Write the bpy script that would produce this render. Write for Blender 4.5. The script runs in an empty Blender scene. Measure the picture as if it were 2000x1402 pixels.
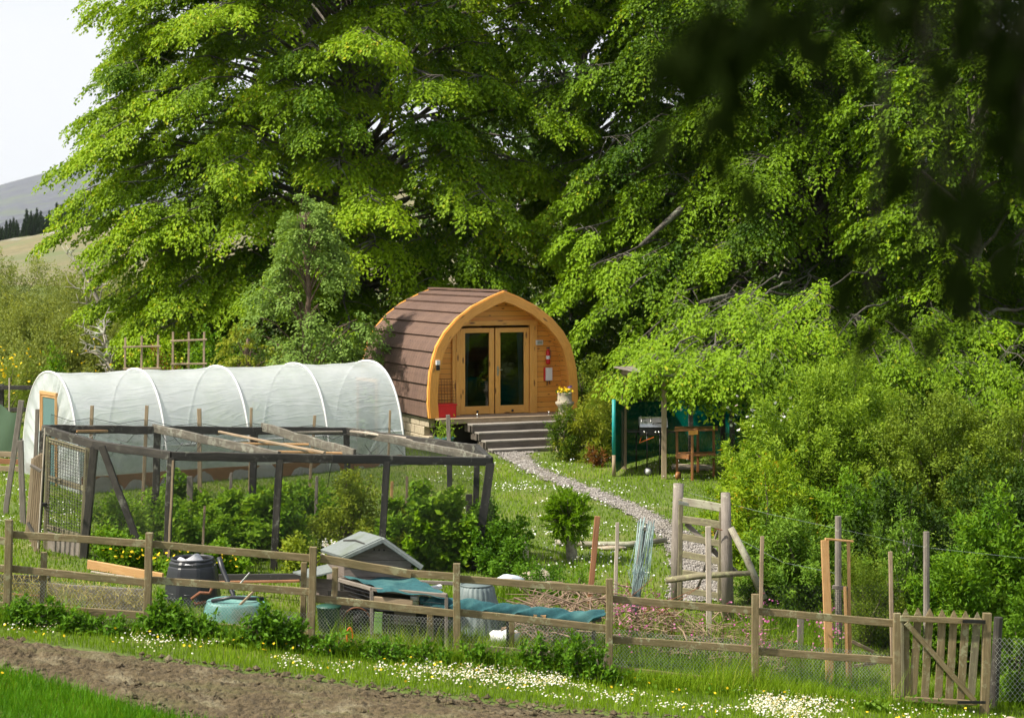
import bpy, math, random
import numpy as np
random.seed(7); RS = np.random.RandomState(11)
SC = bpy.context.scene; COL = SC.collection
F = 3600.0; HY = 512.0; ZC = 4.9
def cl(x, a, b): return max(a, min(b, x))
def gz(x, y):
    x = np.asarray(x, float); y = np.asarray(y, float)
    b = np.interp(y, [0, 18, 22.5, 24, 29, 36, 41, 60, 90, 160], [-.05, -.05, -.05, 0, .28, .52, .72, .9, 1.4, 2.6])
    a = np.interp(y, [24, 27.5, 33, 60], [.1, .047, .012, 0])
    r = b - a*np.clip(x, -14, 10)
    return r + .02*np.sin(x*1.3+y*.7)*np.cos(y*.9-x*.4)
def gzf(x, y): return float(gz(x, y))
def P(px, py, Y): return ((px-1000)/F*Y, Y, ZC-(py-HY)/F*Y)
def GX(px, Y):
    x = (px-1000)/F*Y; return (x, Y, gzf(x, Y))
def G(px, py):
    lo = 6.0; Y = lo
    def below(Y):
        p = P(px, py, Y); return p[2] < gzf(p[0], Y)
    while Y < 400 and not below(Y): lo = Y; Y += .5
    hi = Y
    for _ in range(20):
        m = (lo+hi)/2
        if below(m): hi = m
        else: lo = m
    return GX(px, hi)
def proj(x, y, z): return 1000+x/y*F, HY+(ZC-z)/y*F
def V(*a): return np.array(a, float)
def nrm(v):
    v = np.asarray(v, float); n = np.linalg.norm(v, axis=-1, keepdims=True); return v/np.maximum(n, 1e-9)
def U(a, b): return random.uniform(a, b)
def pip(x, y, poly):
    ins = np.zeros(np.shape(x), bool); n = len(poly); j = n-1
    for i in range(n):
        xi, yi = poly[i][:2]; xj, yj = poly[j][:2]
        c = ((yi > y) != (yj > y)) & (x < (xj-xi)*(y-yi)/((yj-yi) or 1e-9)+xi)
        ins ^= c; j = i
    return ins
_tab = RS.rand(256, 256)
def vnoise(x, y, s=1.0, seed=0):
    x = np.asarray(x)*s+seed*17.3; y = np.asarray(y)*s+seed*9.1
    xi = np.floor(x).astype(int); yi = np.floor(y).astype(int); fx = x-xi; fy = y-yi
    fx = fx*fx*(3-2*fx); fy = fy*fy*(3-2*fy)
    g = lambda a, b: _tab[a & 255, b & 255]
    return (g(xi, yi)*(1-fx)+g(xi+1, yi)*fx)*(1-fy)+(g(xi, yi+1)*(1-fx)+g(xi+1, yi+1)*fx)*fy
def fbm(x, y, s=1.0, o=4, seed=0):
    r = 0; a = .5
    for k in range(o): r = r+a*vnoise(x, y, s*2**k, seed+k); a *= .5
    return r
# ---------------------------------------------------------------- objects
def tag(o, label=None, cat=None, group=None, kind=None):
    if label: o['label'] = label
    if cat: o['category'] = cat
    if group: o['group'] = group
    if kind: o['kind'] = kind
    return o
def thing(name, label, cat, loc=(0, 0, 0), group=None):
    o = bpy.data.objects.new(name, None); COL.objects.link(o); o.location = loc; o.empty_display_size = .2
    return tag(o, label, cat, group)
def rootloc(p):
    while p.parent: p = p.parent
    return np.array(p.location[:])
class MB:
    def __init__(s, smooth=False): s.v = []; s.f = []; s.uv = []; s.smooth = smooth
    def face(s, idx, uv=None):
        s.f.append(tuple(idx)); s.uv += list(uv) if uv else [(0, 0)]*len(idx)
    def ring_tube(s, rings, us, vs, close=True, caps=True):
        b = len(s.v); n = len(rings[0])
        for r in rings: s.v += [tuple(p) for p in r]
        for k in range(len(rings)-1):
            for i in range(n if close else n-1):
                j = (i+1) % n
                s.face((b+k*n+i, b+k*n+j, b+(k+1)*n+j, b+(k+1)*n+i), [(us[i], vs[k]), (us[i+1], vs[k]), (us[i+1], vs[k+1]), (us[i], vs[k+1])])
        if caps:
            s.face([b+i for i in range(n)][::-1], [(us[i]*.3, vs[0]) for i in range(n)])
            e = b+(len(rings)-1)*n; s.face([e+i for i in range(n)], [(us[i]*.3, vs[-1]) for i in range(n)])
    def bar(s, p0, p1, w, h=None, up=(0, 0, 1), n=None, wob=.003, ch=.006, tip=None):
        h = h or w; p0 = V(*p0); p1 = V(*p1); d = p1-p0; L = np.linalg.norm(d); d = d/L
        up = V(*up)
        if abs(d@nrm(up)) > .9: up = V(0, 1, 0) if abs(d[1]) < .9 else V(1, 0, 0)
        sd = nrm(np.cross(d, up)); u2 = np.cross(sd, d); n = n or max(2, min(10, int(L/.35)+1))
        ch = min(ch, w*.2, h*.2); a = w/2; c = h/2
        sec = [(a-ch, -c), (a, -c+ch), (a, c-ch), (a-ch, c), (-a+ch, c), (-a, c-ch), (-a, -c+ch), (-a+ch, -c)]
        off = U(0, 50); uo = U(0, 9); per = [0]
        for i in range(8):
            q = sec[i]; r = sec[(i+1) % 8]; per.append(per[-1]+math.hypot(q[0]-r[0], q[1]-r[1]))
        rings = []; vs = []
        for k in range(n+1):
            t = k/n; cx = p0+d*L*t
            jw = 0 if k in (0, n) else 1
            cx = cx+sd*U(-wob, wob)*jw+u2*U(-wob, wob)*jw
            sc = 1+U(-.03, .03)
            if tip and k == n: sc = tip
            rings.append([cx+(sd*x+u2*y)*sc for x, y in sec]); vs.append(off+L*t)
        s.ring_tube(rings, [uo+q for q in per], vs); return s
    def box(s, c, sx, sy, sz, rz=0, ch=.006):
        c = V(*c); ax = V(math.cos(rz), math.sin(rz), 0)*sx/2
        return s.bar(c-ax, c+ax, sy, sz, n=1, wob=0, ch=ch)
    def tube(s, pts, r, n=8, wob=0):
        pts = [V(*p) for p in pts]; m = len(pts); r = r if hasattr(r, '__len__') else [r]*m
        rings = []; vs = []; L = U(0, 30); ref = None; uo = U(0, 9)
        for k in range(m):
            d = nrm(pts[min(k+1, m-1)]-pts[max(k-1, 0)])
            if ref is None: ref = V(0, 0, 1) if abs(d[2]) < .8 else V(1, 0, 0)
            a = nrm(np.cross(d, ref)); b = np.cross(a, d); ref = b
            ring = []
            for i in range(n):
                t = 2*math.pi*i/n; rr = r[k]*(1+U(-wob, wob))
                ring.append(pts[k]+(a*math.cos(t)+b*math.sin(t))*rr)
            rings.append(ring); vs.append(L)
            if k < m-1: L += np.linalg.norm(pts[k+1]-pts[k])
        rm = max(r); s.ring_tube(rings, [uo+i*2*math.pi*rm/n for i in range(n+1)], vs); return s
    def lathe(s, prof, c, n=20, caps=True, mod=None):
        c = V(*c); rings = []; vs = []
        for r, z in prof:
            ring = []
            for i in range(n):
                t = 2*math.pi*i/n; rr = r*(mod(i, z) if mod else 1)
                ring.append(c+V(math.cos(t)*rr, math.sin(t)*rr, z))
            rings.append(ring); vs.append(z)
        rm = max(p[0] for p in prof); s.ring_tube(rings, [i*2*math.pi*rm/n for i in range(n+1)], vs, caps=caps); return s
    def grid(s, fn, nu, nv, uvf=None):
        b = len(s.v)
        for j in range(nv+1):
            for i in range(nu+1): s.v.append(tuple(fn(i/nu, j/nv)))
        uvf = uvf or (lambda a, b: (a, b))
        for j in range(nv):
            for i in range(nu):
                a = b+j*(nu+1)+i
                s.face((a, a+1, a+nu+2, a+nu+1), [uvf(i/nu, j/nv), uvf((i+1)/nu, j/nv), uvf((i+1)/nu, (j+1)/nv), uvf(i/nu, (j+1)/nv)])
        return s
    def prism(s, pts, off, uvs=None):
        b = len(s.v); n = len(pts); off = V(*off)
        s.v += [tuple(V(*p)) for p in pts]+[tuple(V(*p)+off) for p in pts]
        uvs = uvs or [(p[0]+p[1], p[2]) for p in pts]
        s.face(range(b, b+n), uvs); s.face(range(b+2*n-1, b+n-1, -1), uvs[::-1])
        for i in range(n):
            j = (i+1) % n; s.face((b+i, b+n+i, b+n+j, b+j), [uvs[i], uvs[i], uvs[j], uvs[j]])
        return s
    def blob(s, c, rx, ry, rz, n=14, m=8, rough=.1, seed=0, cut=0):
        rnd = random.Random(seed); ph = [rnd.uniform(0, 6) for _ in range(6)]; c = V(*c)
        def fn(a, b):
            t = 2*math.pi*a; p = (-.5+b*1.0)*math.pi if not cut else (b*.5)*math.pi
            d = V(math.cos(t)*math.cos(p), math.sin(t)*math.cos(p), math.sin(p))
            k = 1+rough*(math.sin(3*d[0]+ph[0])*math.cos(2.6*d[1]+ph[1])+.6*math.sin(5*d[2]+4*d[0]+ph[2])+.3*math.sin(9*d[1]+ph[3]+7*d[2]))
            return c+d*V(rx, ry, rz)*k
        return s.grid(fn, n, m)
def mesh_np(name, v, f, mat, parent=None, tint=None, smooth=False, uv=None):
    v = np.asarray(v, np.float32); loc = rootloc(parent) if parent is not None else None
    f = np.asarray(f, np.int32); me = bpy.data.meshes.new(name); k = f.shape[1]
    if loc is not None: v = v-loc.astype(np.float32)
    me.vertices.add(len(v)); me.vertices.foreach_set('co', v.ravel())
    me.loops.add(f.size); me.loops.foreach_set('vertex_index', f.ravel())
    me.polygons.add(len(f)); me.polygons.foreach_set('loop_start', np.arange(0, f.size, k, dtype=np.int32))
    me.polygons.foreach_set('loop_total', np.full(len(f), k, np.int32))
    me.polygons.foreach_set('use_smooth', np.full(len(f), smooth, bool))
    if tint is not None:
        at = me.attributes.new('tint', 'FLOAT', 'POINT'); at.data.foreach_set('value', np.asarray(tint, np.float32))
    me.update(calc_edges=True); me.materials.append(mat)
    o = bpy.data.objects.new(name, me); COL.objects.link(o)
    if parent is not None: o.parent = parent
    return o
def obj(name, mb, mat, parent=None, loc=None):
    me = bpy.data.meshes.new(name)
    off = rootloc(parent) if parent is not None else (V(*loc) if loc is not None else V(0, 0, 0))
    me.from_pydata([tuple(V(*p)-off) for p in mb.v], [], mb.f)
    ul = me.uv_layers.new(name='UVMap'); ul.data.foreach_set('uv', np.array(mb.uv, np.float32).ravel())
    if mb.smooth: me.polygons.foreach_set('use_smooth', np.ones(len(mb.f), bool))
    me.materials.append(mat); me.update()
    o = bpy.data.objects.new(name, me); COL.objects.link(o)
    if parent is not None: o.parent = parent
    elif loc is not None: o.location = loc
    return o
def B(name, mat, parent, *bars, **kw):
    m = MB()
    for b in bars: m.bar(*b, **kw)
    return obj(name, m, mat, parent)
def struct(o): o['kind'] = 'structure'; return o
def stuff(o, label=None, cat=None): o['kind'] = 'stuff'; return tag(o, label, cat)
# ---------------------------------------------------------------- materials
class NT:
    def __init__(s, name):
        s.m = bpy.data.materials.new(name); s.m.use_nodes = True; s.t = s.m.node_tree; s.t.nodes.clear()
        s.out = s.t.nodes.new('ShaderNodeOutputMaterial')
    def n(s, typ, ins=None, **pr):
        nd = s.t.nodes.new('ShaderNode'+typ)
        for k, v in pr.items(): setattr(nd, k, v)
        for k, v in (ins or {}).items():
            sk = nd.inputs[k]
            if isinstance(v, bpy.types.NodeSocket): s.t.links.new(v, sk)
            else:
                if sk.type == 'RGBA' and len(v) == 3: v = (*v, 1)
                sk.default_value = v
        return nd
    def mix(s, f, a, b, mode='MIX'):
        nd = s.t.nodes.new('ShaderNodeMix'); nd.data_type = 'RGBA'; nd.blend_type = mode
        for i, v in ((0, f), (6, a), (7, b)):
            if isinstance(v, bpy.types.NodeSocket): s.t.links.new(v, nd.inputs[i])
            else: nd.inputs[i].default_value = v if i == 0 else (*v, 1)[:4]
        return nd.outputs[2]
    def math(s, op, a, b=0.0, c=None):
        nd = s.t.nodes.new('ShaderNodeMath'); nd.operation = op
        for i, v in enumerate((a, b) if c is None else (a, b, c)):
            if isinstance(v, bpy.types.NodeSocket): s.t.links.new(v, nd.inputs[i])
            else: nd.inputs[i].default_value = v
        return nd.outputs[0]
    def ramp(s, f, a, b):
        nd = s.n('MapRange', {0: f, 1: a, 2: b}); return nd.outputs[0]
    def co(s, which='Object', scale=(1, 1, 1)):
        c = s.n('TexCoord').outputs[which]; return s.n('Mapping', {'Vector': c, 'Scale': scale}).outputs[0]
    def noise(s, v, sc, det=4, rough=.6, dist=0):
        return s.n('TexNoise', {'Vector': v, 'Scale': sc, 'Detail': det, 'Roughness': rough, 'Distortion': dist}).outputs[0]
    def bsdf(s, col, rough=.7, metal=0, bump=None, bs=.3, bd=.01, **kw):
        ins = {'Base Color': col, 'Roughness': rough, 'Metallic': metal}; ins.update(kw.get('ins', {}))
        if bump is not None: ins['Normal'] = s.n('Bump', {'Height': bump, 'Strength': bs, 'Distance': bd}).outputs[0]
        b = s.n('BsdfPrincipled', ins); s.t.links.new(b.outputs[0], s.out.inputs[0]); return b
def plain(name, c1, c2=None, sc=6, rough=.7, metal=0, bs=.25, bd=.01, c3=None, s3=2.0):
    t = NT(name); v = t.co(); c2 = c2 or tuple(x*.7 for x in c1); n1 = t.noise(v, sc, 5)
    col = t.mix(t.ramp(n1, .35, .65), c1, c2)
    if c3: col = t.mix(t.ramp(t.noise(v, s3, 4), .52, .66), col, c3)
    t.bsdf(col, rough, metal, t.noise(v, sc*5, 3), bs, bd); return t.m
def wood(name, c1, c2, lich=None, la=.5, rough=.8, dark=None, knots=False):
    t = NT(name); v = t.co('UV', (14, 1.1, 1)); v2 = t.co('UV', (1, 1, 1)); vo = t.co('Object')
    g = t.noise(v, 3.2, 6, .65, .6); fine = t.noise(t.co('UV', (60, 2.0, 1)), 3, 3, .6)
    col = t.mix(t.ramp(g, .32, .68), c1, c2)
    col = t.mix(t.math('MULTIPLY', t.ramp(fine, .5, .75), .35), col, tuple(x*.45 for x in c2))
    big = t.noise(vo, 1.7, 4); col = t.mix(t.math('MULTIPLY', t.ramp(big, .45, .7), .55), col, dark or tuple(x*.55 for x in c2))
    if knots:
        vk = t.co('UV', (7, 2.1, 1)); k = t.n('TexVoronoi', {'Vector': vk, 'Scale': 1.0, 'Randomness': 1.0})
        kk = t.ramp(k.outputs['Distance'], .2, .1); col = t.mix(t.math('MULTIPLY', kk, .85), col, (.12, .035, .01))
    if lich:
        l1 = t.noise(vo, 9, 6, .75); l2 = t.noise(vo, 1.3, 3)
        f = t.math('MULTIPLY', t.ramp(l1, .62-.1*la, .68-.1*la), t.ramp(l2, .4, .6)); col = t.mix(t.math('MULTIPLY', f, .85), col, lich)
    t.bsdf(col, rough, 0, t.math('ADD', g, t.math('MULTIPLY', fine, .5)), .45, .006); return t.m
def leafm(name, c1, c2, c3=None, trans=.35, rough=.45, gloss=True, fol=True):
    t = NT(name); a = t.n('Attribute', attribute_name='tint').outputs['Fac']
    k = (.81, .82, .42)
    c1, c2, c3 = [None if c is None else tuple(x*y for x, y in zip(c, k)) if fol else c for c in (c1, c2, c3)]
    col = t.mix(t.ramp(a, 0, .7), c1, c2)
    if c3: col = t.mix(t.ramp(a, .8, 1.0), col, c3)
    b = t.n('BsdfPrincipled', {'Base Color': col, 'Roughness': rough+.1, 'Specular IOR Level': .16 if gloss else .05})
    tc = t.mix(1.0, col, (1.2, 1.12, .5), 'MULTIPLY')
    tr = t.n('BsdfTranslucent', {'Color': tc}); mx = t.n('MixShader', {0: trans, 1: b.outputs[0], 2: tr.outputs[0]})
    t.t.links.new(mx.outputs[0], t.out.inputs[0]); return t.m
def netm(name, col, cell=.025, cover=.3, uv=True, diag=True, soft=.0):
    t = NT(name); c = t.n('TexCoord').outputs['UV']; s = t.n('SeparateXYZ', {0: c}); u, w = s.outputs[0], s.outputs[1]
    if diag: a, b = t.math('ADD', u, t.math('MULTIPLY', w, .7)), t.math('SUBTRACT', u, t.math('MULTIPLY', w, .7))
    else: a, b = u, w
    def line(q): return t.math('LESS_THAN', t.math('FRACT', t.math('DIVIDE', q, cell)), cover)
    m = t.math('MAXIMUM', line(a), line(b))
    if soft: m = t.math('MAXIMUM', m, soft)
    d = t.n('BsdfDiffuse', {'Color': col}); tp = t.n('BsdfTransparent')
    mx = t.n('MixShader', {0: m, 1: tp.outputs[0], 2: d.outputs[0]}); t.t.links.new(mx.outputs[0], t.out.inputs[0]); return t.m
def bladem(name, c1, c2, c3=None): return leafm(name, c1, c2, c3, .3, .5)
M = {}
M['fence'] = wood('weathered_fence_wood', (.27, .205, .105), (.135, .1, .045), (.34, .34, .2), .9, dark=(.1, .095, .028))
M['cage'] = wood('dark_cage_wood', (.068, .058, .045), (.026, .024, .02), (.2, .2, .16), .9)
M['cagelich'] = wood('speckled_cage_wood', (.17, .15, .115), (.09, .08, .06), (.3, .3, .24), 1.3)
M['cagedark'] = wood('black_cage_wood', (.045, .042, .035), (.02, .02, .018), (.2, .2, .17), .3)
M['grey'] = wood('grey_weathered_wood', (.29, .25, .21), (.16, .135, .11), (.36, .36, .27), .3)
M['lichen'] = wood('lichen_covered_wood', (.32, .29, .22), (.17, .14, .1), (.42, .42, .3), 2.2)
M['mossy'] = wood('mossy_wood', (.25, .22, .13), (.14, .12, .07), (.33, .34, .16), .9)
M['pine'] = wood('varnished_pine', (.82, .38, .075), (.64, .26, .04), None, dark=(.55, .24, .05), rough=.42, knots=True)
M['pinelt'] = wood('pale_pine', (.86, .45, .11), (.7, .32, .06), None, dark=(.66, .34, .09), rough=.4, knots=True)
M['fresh'] = wood('fresh_timber', (.62, .38, .17), (.48, .25, .09), None, rough=.7, dark=(.4, .21, .08))
M['tan'] = wood('tan_stake_wood', (.42, .32, .21), (.28, .2, .12), None, rough=.8)
M['red'] = wood('reddish_stake_wood', (.4, .19, .09), (.28, .12, .05), None, rough=.8)
M['pale'] = wood('bleached_wood', (.6, .52, .42), (.42, .35, .27), None, rough=.8)
M['tread'] = wood('sunlit_tread_wood', (.36, .33, .29), (.24, .215, .185), None, rough=.8)  # treads paler than risers: light from above put into the wood colour
M['step'] = wood('grey_brown_decking', (.14, .115, .095), (.08, .065, .055), None, rough=.7)
M['teak'] = wood('teak', (.36, .16, .05), (.24, .09, .03), None, rough=.5)
M['coop'] = wood('coop_boards', (.25, .2, .17), (.14, .11, .09), (.3, .29, .24), .2)
M['bark'] = plain('bark', (.14, .12, .095), (.06, .05, .04), 14, .9, bs=.8, bd=.03, c3=(.2, .21, .15))
M['twig'] = plain('twig_bark', (.2, .16, .11), (.1, .08, .055), 10, .9)
M['palebark'] = plain('bleached_bark', (.42, .38, .32), (.2, .17, .14), 12, .9, bs=.6, c3=(.45, .46, .38))
M['redbark'] = plain('reddish_bark', (.17, .11, .075), (.1, .065, .045), 12, .8)
M['brush'] = plain('dry_brushwood', (.34, .24, .16), (.18, .12, .08), 5, .9)
M['wire'] = plain('galvanised_wire', (.55, .55, .52), (.42, .42, .4), 8, .5, .3)
M['black'] = plain('black_plastic', (.022, .024, .028), (.03, .032, .036), 5, .42, bs=.08)
M['metal'] = plain('brushed_metal', (.55, .55, .54), (.4, .4, .39), 20, .3, .9, bs=.05)
M['blackmetal'] = plain('black_metal', (.02, .02, .02), (.03, .03, .03), 9, .4, .5, bs=.05)
M['rust'] = plain('rusty_metal', (.26, .1, .045), (.14, .06, .03), 20, .8, .2, bs=.4)
M['stone'] = plain('pale_stone', (.44, .36, .27), (.32, .26, .19), 7, .85, bs=.5, bd=.02, c3=(.24, .24, .17))
M['block'] = plain('concrete_block', (.46, .39, .28), (.34, .28, .2), 12, .9, bs=.4)
M['white'] = plain('white_plastic', (.75, .75, .74), (.66, .66, .66), 4, .45, bs=.03)
M['redplastic'] = plain('red_plastic', (.62, .012, .015), (.52, .01, .012), 4, .4, bs=.05)
M['terragreen'] = plain('green_pot', (.05, .16, .15), (.03, .11, .1), 8, .6)
M['felt'] = plain('roof_felt', (.2, .225, .215), (.15, .17, .16), 30, .95, bs=.5, bd=.004, c3=(.14, .165, .13))
M['teal'] = plain('teal_fabric', (.022, .11, .12), (.014, .075, .088), 25, .9, bs=.6, bd=.01, c3=(.05, .15, .15))
M['turq'] = plain('turquoise_plastic', (.16, .34, .31), (.11, .26, .24), 5, .5, bs=.3, c3=(.17, .19, .13))
M['galv'] = plain('grey_ribbed_plastic', (.16, .205, .2), (.11, .145, .145), 5, .55, bs=.15, c3=(.09, .11, .09))
M['orange'] = plain('orange_plastic', (.75, .17, .03), (.6, .12, .02), 5, .45, bs=.03)
M['cord'] = plain('pale_cord', (.33, .45, .43), (.22, .32, .31), 12, .6)
M['dark'] = plain('dark_interior', (.02, .017, .013), (.03, .025, .018), 5, .8)  # near-black standing in for shade within the pod and hutch run
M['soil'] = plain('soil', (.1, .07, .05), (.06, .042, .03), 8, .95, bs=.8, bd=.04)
M['curtain'] = plain('curtain_cloth', (.6, .63, .68), (.5, .53, .6), 6, .9)
M['net_cage'] = netm('cage_netting', (.05, .05, .045), .024, .1)
M['net_green'] = netm('green_garden_netting', (.05, .075, .06), .03, .12)
M['net_screen'] = netm('green_windbreak_mesh', (.0, .075, .055), .012, .45, diag=False, soft=.8)
M['net_old'] = netm('old_green_tarpaulin', (.07, .11, .07), .02, .6, diag=False, soft=.9)
def _poly():
    t = NT('polythene'); v = t.co(); uv_ = t.n('TexCoord').outputs['UV']; vs = t.n('Mapping', {'Vector': uv_, 'Rotation': (0, 0, .35), 'Scale': (.5, 2.4, 1)}).outputs[0]; w = t.math('POWER', t.math('SUBTRACT', 1.0, t.math('MULTIPLY', t.math('ABSOLUTE', t.math('SUBTRACT', t.noise(vs, 1.5, 3, .5, 1.0), .5)), 4.0)), 4.0); n = t.noise(v, 1.1, 3)
    col = t.mix(t.ramp(n, .35, .7), (.84, .87, .89), (.75, .8, .8))
    bp = t.n('Bump', {'Height': w, 'Strength': .22, 'Distance': .035}).outputs[0]
    p = t.n('BsdfPrincipled', {'Base Color': col, 'Roughness': .32, 'Normal': bp, 'Specular IOR Level': .5})
    tr = t.n('BsdfTranslucent', {'Color': (.84, .86, .88, 1), 'Normal': bp}); tp = t.n('BsdfTransparent', {'Color': (.9, .95, .93, 1)})
    a = t.n('MixShader', {0: .42, 1: p.outputs[0], 2: tr.outputs[0]})
    s = t.n('SeparateXYZ', {0: t.n('TexCoord').outputs['UV']})
    f = t.math('ADD', .24, t.math('MULTIPLY', t.ramp(n, .3, .7), .2))
    b = t.n('MixShader', {0: f, 1: a.outputs[0], 2: tp.outputs[0]}); t.t.links.new(b.outputs[0], t.out.inputs[0]); return t.m
M['poly'] = _poly()
def _glass():
    t = NT('shade_tinted_glass'); g = t.n('BsdfGlossy', {'Color': (.9, .95, .95, 1), 'Roughness': .02}); tp = t.n('BsdfTransparent', {'Color': (.5, .52, .51, 1)})  # pane tinted dark so the room behind reads unlit
    fr = t.n('Fresnel', {'IOR': 1.5}).outputs[0]; f = t.math('ADD', fr, .0)
    b = t.n('MixShader', {0: f, 1: tp.outputs[0], 2: g.outputs[0]}); t.t.links.new(b.outputs[0], t.out.inputs[0]); return t.m
M['glass'] = _glass()
def _shingle():
    t = NT('brown_shingle'); uv = t.co('UV'); s = t.n('SeparateXYZ', {0: uv}); u, w = s.outputs[0], s.outputs[1]
    row = t.math('FLOOR', w); q = t.math('ADD', t.math('DIVIDE', u, .165), t.math('MULTIPLY', row, .37))
    fr = t.math('FRACT', q); ln = t.math('LESS_THAN', t.math('ABSOLUTE', t.math('SUBTRACT', fr, .5)), .05)
    cell = t.n('TexWhiteNoise', {'Vector': t.n('CombineXYZ', {0: t.math('FLOOR', t.math('ADD', q, .5)), 1: row}).outputs[0]}).outputs[0]
    col = t.mix(cell, (.095, .052, .032), (.142, .082, .052)); gr = t.noise(t.co(), 55, 3); col = t.mix(t.ramp(gr, .35, .75), col, (.17, .105, .085))
    big = t.noise(t.co(), .9, 3); col = t.mix(t.math('MULTIPLY', t.ramp(big, .45, .7), .35), col, (.1, .06, .05))
    # the dashed dark mottling printed half way up each shingle
    wf = t.math('FRACT', w); wob = t.math('MULTIPLY', t.math('ABSOLUTE', t.math('SINE', t.math('MULTIPLY', q, 3.1416))), .14)
    ds = t.math('LESS_THAN', t.math('ABSOLUTE', t.math('SUBTRACT', wf, t.math('ADD', wob, .4))), .025)
    dn = t.math('MULTIPLY', ds, t.ramp(t.noise(t.co(), 6, 2), .42, .56)); col = t.mix(t.math('MULTIPLY', dn, .6), col, (.04, .024, .02))
    col = t.mix(t.math('MULTIPLY', ln, .7), col, (.04, .025, .02))
    t.bsdf(col, .85, 0, t.math('SUBTRACT', gr, ln), .5, .008); return t.m
M['shingle'] = _shingle()
def _clad():
    t = NT('pine_cladding'); uv = t.co('UV'); s = t.n('SeparateXYZ', {0: uv}); u, w = s.outputs[0], s.outputs[1]
    q = t.math('DIVIDE', w, .118); row = t.math('FLOOR', q); fr = t.math('FRACT', q)
    ln = t.math('LESS_THAN', fr, .09); rn = t.n('TexWhiteNoise', {'Vector': t.n('CombineXYZ', {0: row, 1: 3.0}).outputs[0]}).outputs[0]
    gv = t.n('CombineXYZ', {0: t.math('ADD', t.math('MULTIPLY', u, 1.2), t.math('MULTIPLY', row, 5.3)), 1: t.math('MULTIPLY', w, 16)}).outputs[0]
    g = t.noise(gv, 2.6, 5, .6, .8)
    col = t.mix(rn, (.84, .4, .075), (.68, .28, .04)); col = t.mix(t.math('MULTIPLY', t.ramp(g, .45, .75), .5), col, (.58, .26, .05))
    kv = t.n('CombineXYZ', {0: t.math('ADD', t.math('MULTIPLY', u, 3.4), t.math('MULTIPLY', row, 7.7)), 1: t.math('MULTIPLY', w, 8.5)}).outputs[0]
    k = t.n('TexVoronoi', {'Vector': kv, 'Scale': 1.0}).outputs['Distance']
    col = t.mix(t.math('MULTIPLY', t.ramp(k, .15, .08), .9), col, (.1, .025, .008)); col = t.mix(t.math('MULTIPLY', ln, .75), col, (.2, .08, .02))
    t.bsdf(col, .45, 0, t.math('SUBTRACT', 1.0, ln), .5, .008); return t.m
M['clad'] = _clad()
def _gravel(name='gravel', a=(.33, .3, .27), b=(.19, .17, .155), c=(.45, .42, .38)):
    t = NT(name); v = t.co(); k = t.n('TexVoronoi', {'Vector': v, 'Scale': 26.0}); n = t.noise(v, 1.2, 4)
    rr = t.n('SeparateColor', {0: k.outputs['Color']}).outputs[0]
    col = t.mix(rr, a, b); col = t.mix(t.math('GREATER_THAN', rr, .75), col, c); col = t.mix(t.math('MULTIPLY', t.ramp(n, .5, .75), .5), col, (.2, .17, .1))
    t.bsdf(col, .9, 0, k.outputs['Distance'], 1.0, .03); return t.m
M['gravel'] = _gravel()
def _dirt():
    t = NT('tilled_soil'); v = t.co(); n = t.noise(v, 2.2, 8, .7); n2 = t.noise(v, 13, 6, .7); n3 = t.noise(t.co('Object', (1, 3, 1)), .8, 4)
    col = t.mix(t.ramp(n2, .35, .65), (.155, .115, .058), (.062, .045, .022)); col = t.mix(t.ramp(n, .53, .68), col, (.25, .215, .13))
    col = t.mix(t.math('MULTIPLY', t.ramp(n3, .5, .7), .6), col, (.12, .12, .04))
    t.bsdf(col, .95, 0, t.math('ADD', n2, n), 1.0, .05); return t.m
M['dirt'] = _dirt()
def _grass(name, a, b, c, s1=.7, s2=9, d=None):
    t = NT(name); v = t.co(); col = t.mix(t.ramp(t.noise(v, s2, 6, .7), .35, .65), a, b); col = t.mix(t.ramp(t.noise(v, s1, 4), .48, .66), col, c)
    if d: col = t.mix(t.ramp(t.noise(v, s1*.35, 5, .7), .56, .64), col, d)
    t.bsdf(col, .9, 0, t.noise(v, s2*2, 4), .8, .05); return t.m
M['ground'] = _grass('lawn_ground', (.12, .17, .022), (.075, .11, .015), (.17, .18, .04))
M['hill'] = _grass('rough_pasture', (.2, .17, .08), (.14, .125, .06), (.12, .14, .05), .05, .4, (.3, .28, .26))
M['mount'] = _grass('hazy_heather_mountain', (.1, .105, .12), (.07, .078, .1), (.1, .125, .085), .014, .08, (.045, .05, .065))  # blue-grey of distant haze mixed into the heather colours
M['beech'] = leafm('beech_leaf', (.075, .165, .008), (.3, .46, .02), (.55, .52, .045), .3)
M['beech2'] = leafm('beech_leaf_shaded', (.05, .115, .008), (.24, .4, .018), (.42, .45, .04), .28)  # darker beech copy; the right tree's shade is in the colour
M['birch'] = leafm('birch_leaf', (.13, .24, .08), (.26, .4, .15), (.4, .52, .26), .35)
M['olive'] = leafm('willow_scrub_leaf', (.19, .25, .1), (.36, .41, .18), (.5, .5, .26), .35)
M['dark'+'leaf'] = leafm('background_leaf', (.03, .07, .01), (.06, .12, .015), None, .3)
M['conifer'] = leafm('conifer_needle', (.02, .05, .025), (.035, .075, .035), None, .1)
M['thuja'] = leafm('golden_thuja', (.16, .26, .04), (.36, .4, .06), (.5, .42, .09), .3)
M['thuja2'] = leafm('green_thuja', (.08, .17, .03), (.18, .28, .04), None, .3)
M['privet'] = leafm('bright_shrub_leaf', (.17, .3, .04), (.36, .52, .08), (.5, .6, .16), .4)
M['box'] = leafm('small_dark_shrub_leaf', (.13, .21, .03), (.26, .36, .06), (.38, .46, .15), .35)
M['spindle'] = leafm('yellowing_shrub_leaf', (.17, .32, .025), (.36, .5, .045), (.7, .4, .05), .4)
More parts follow.
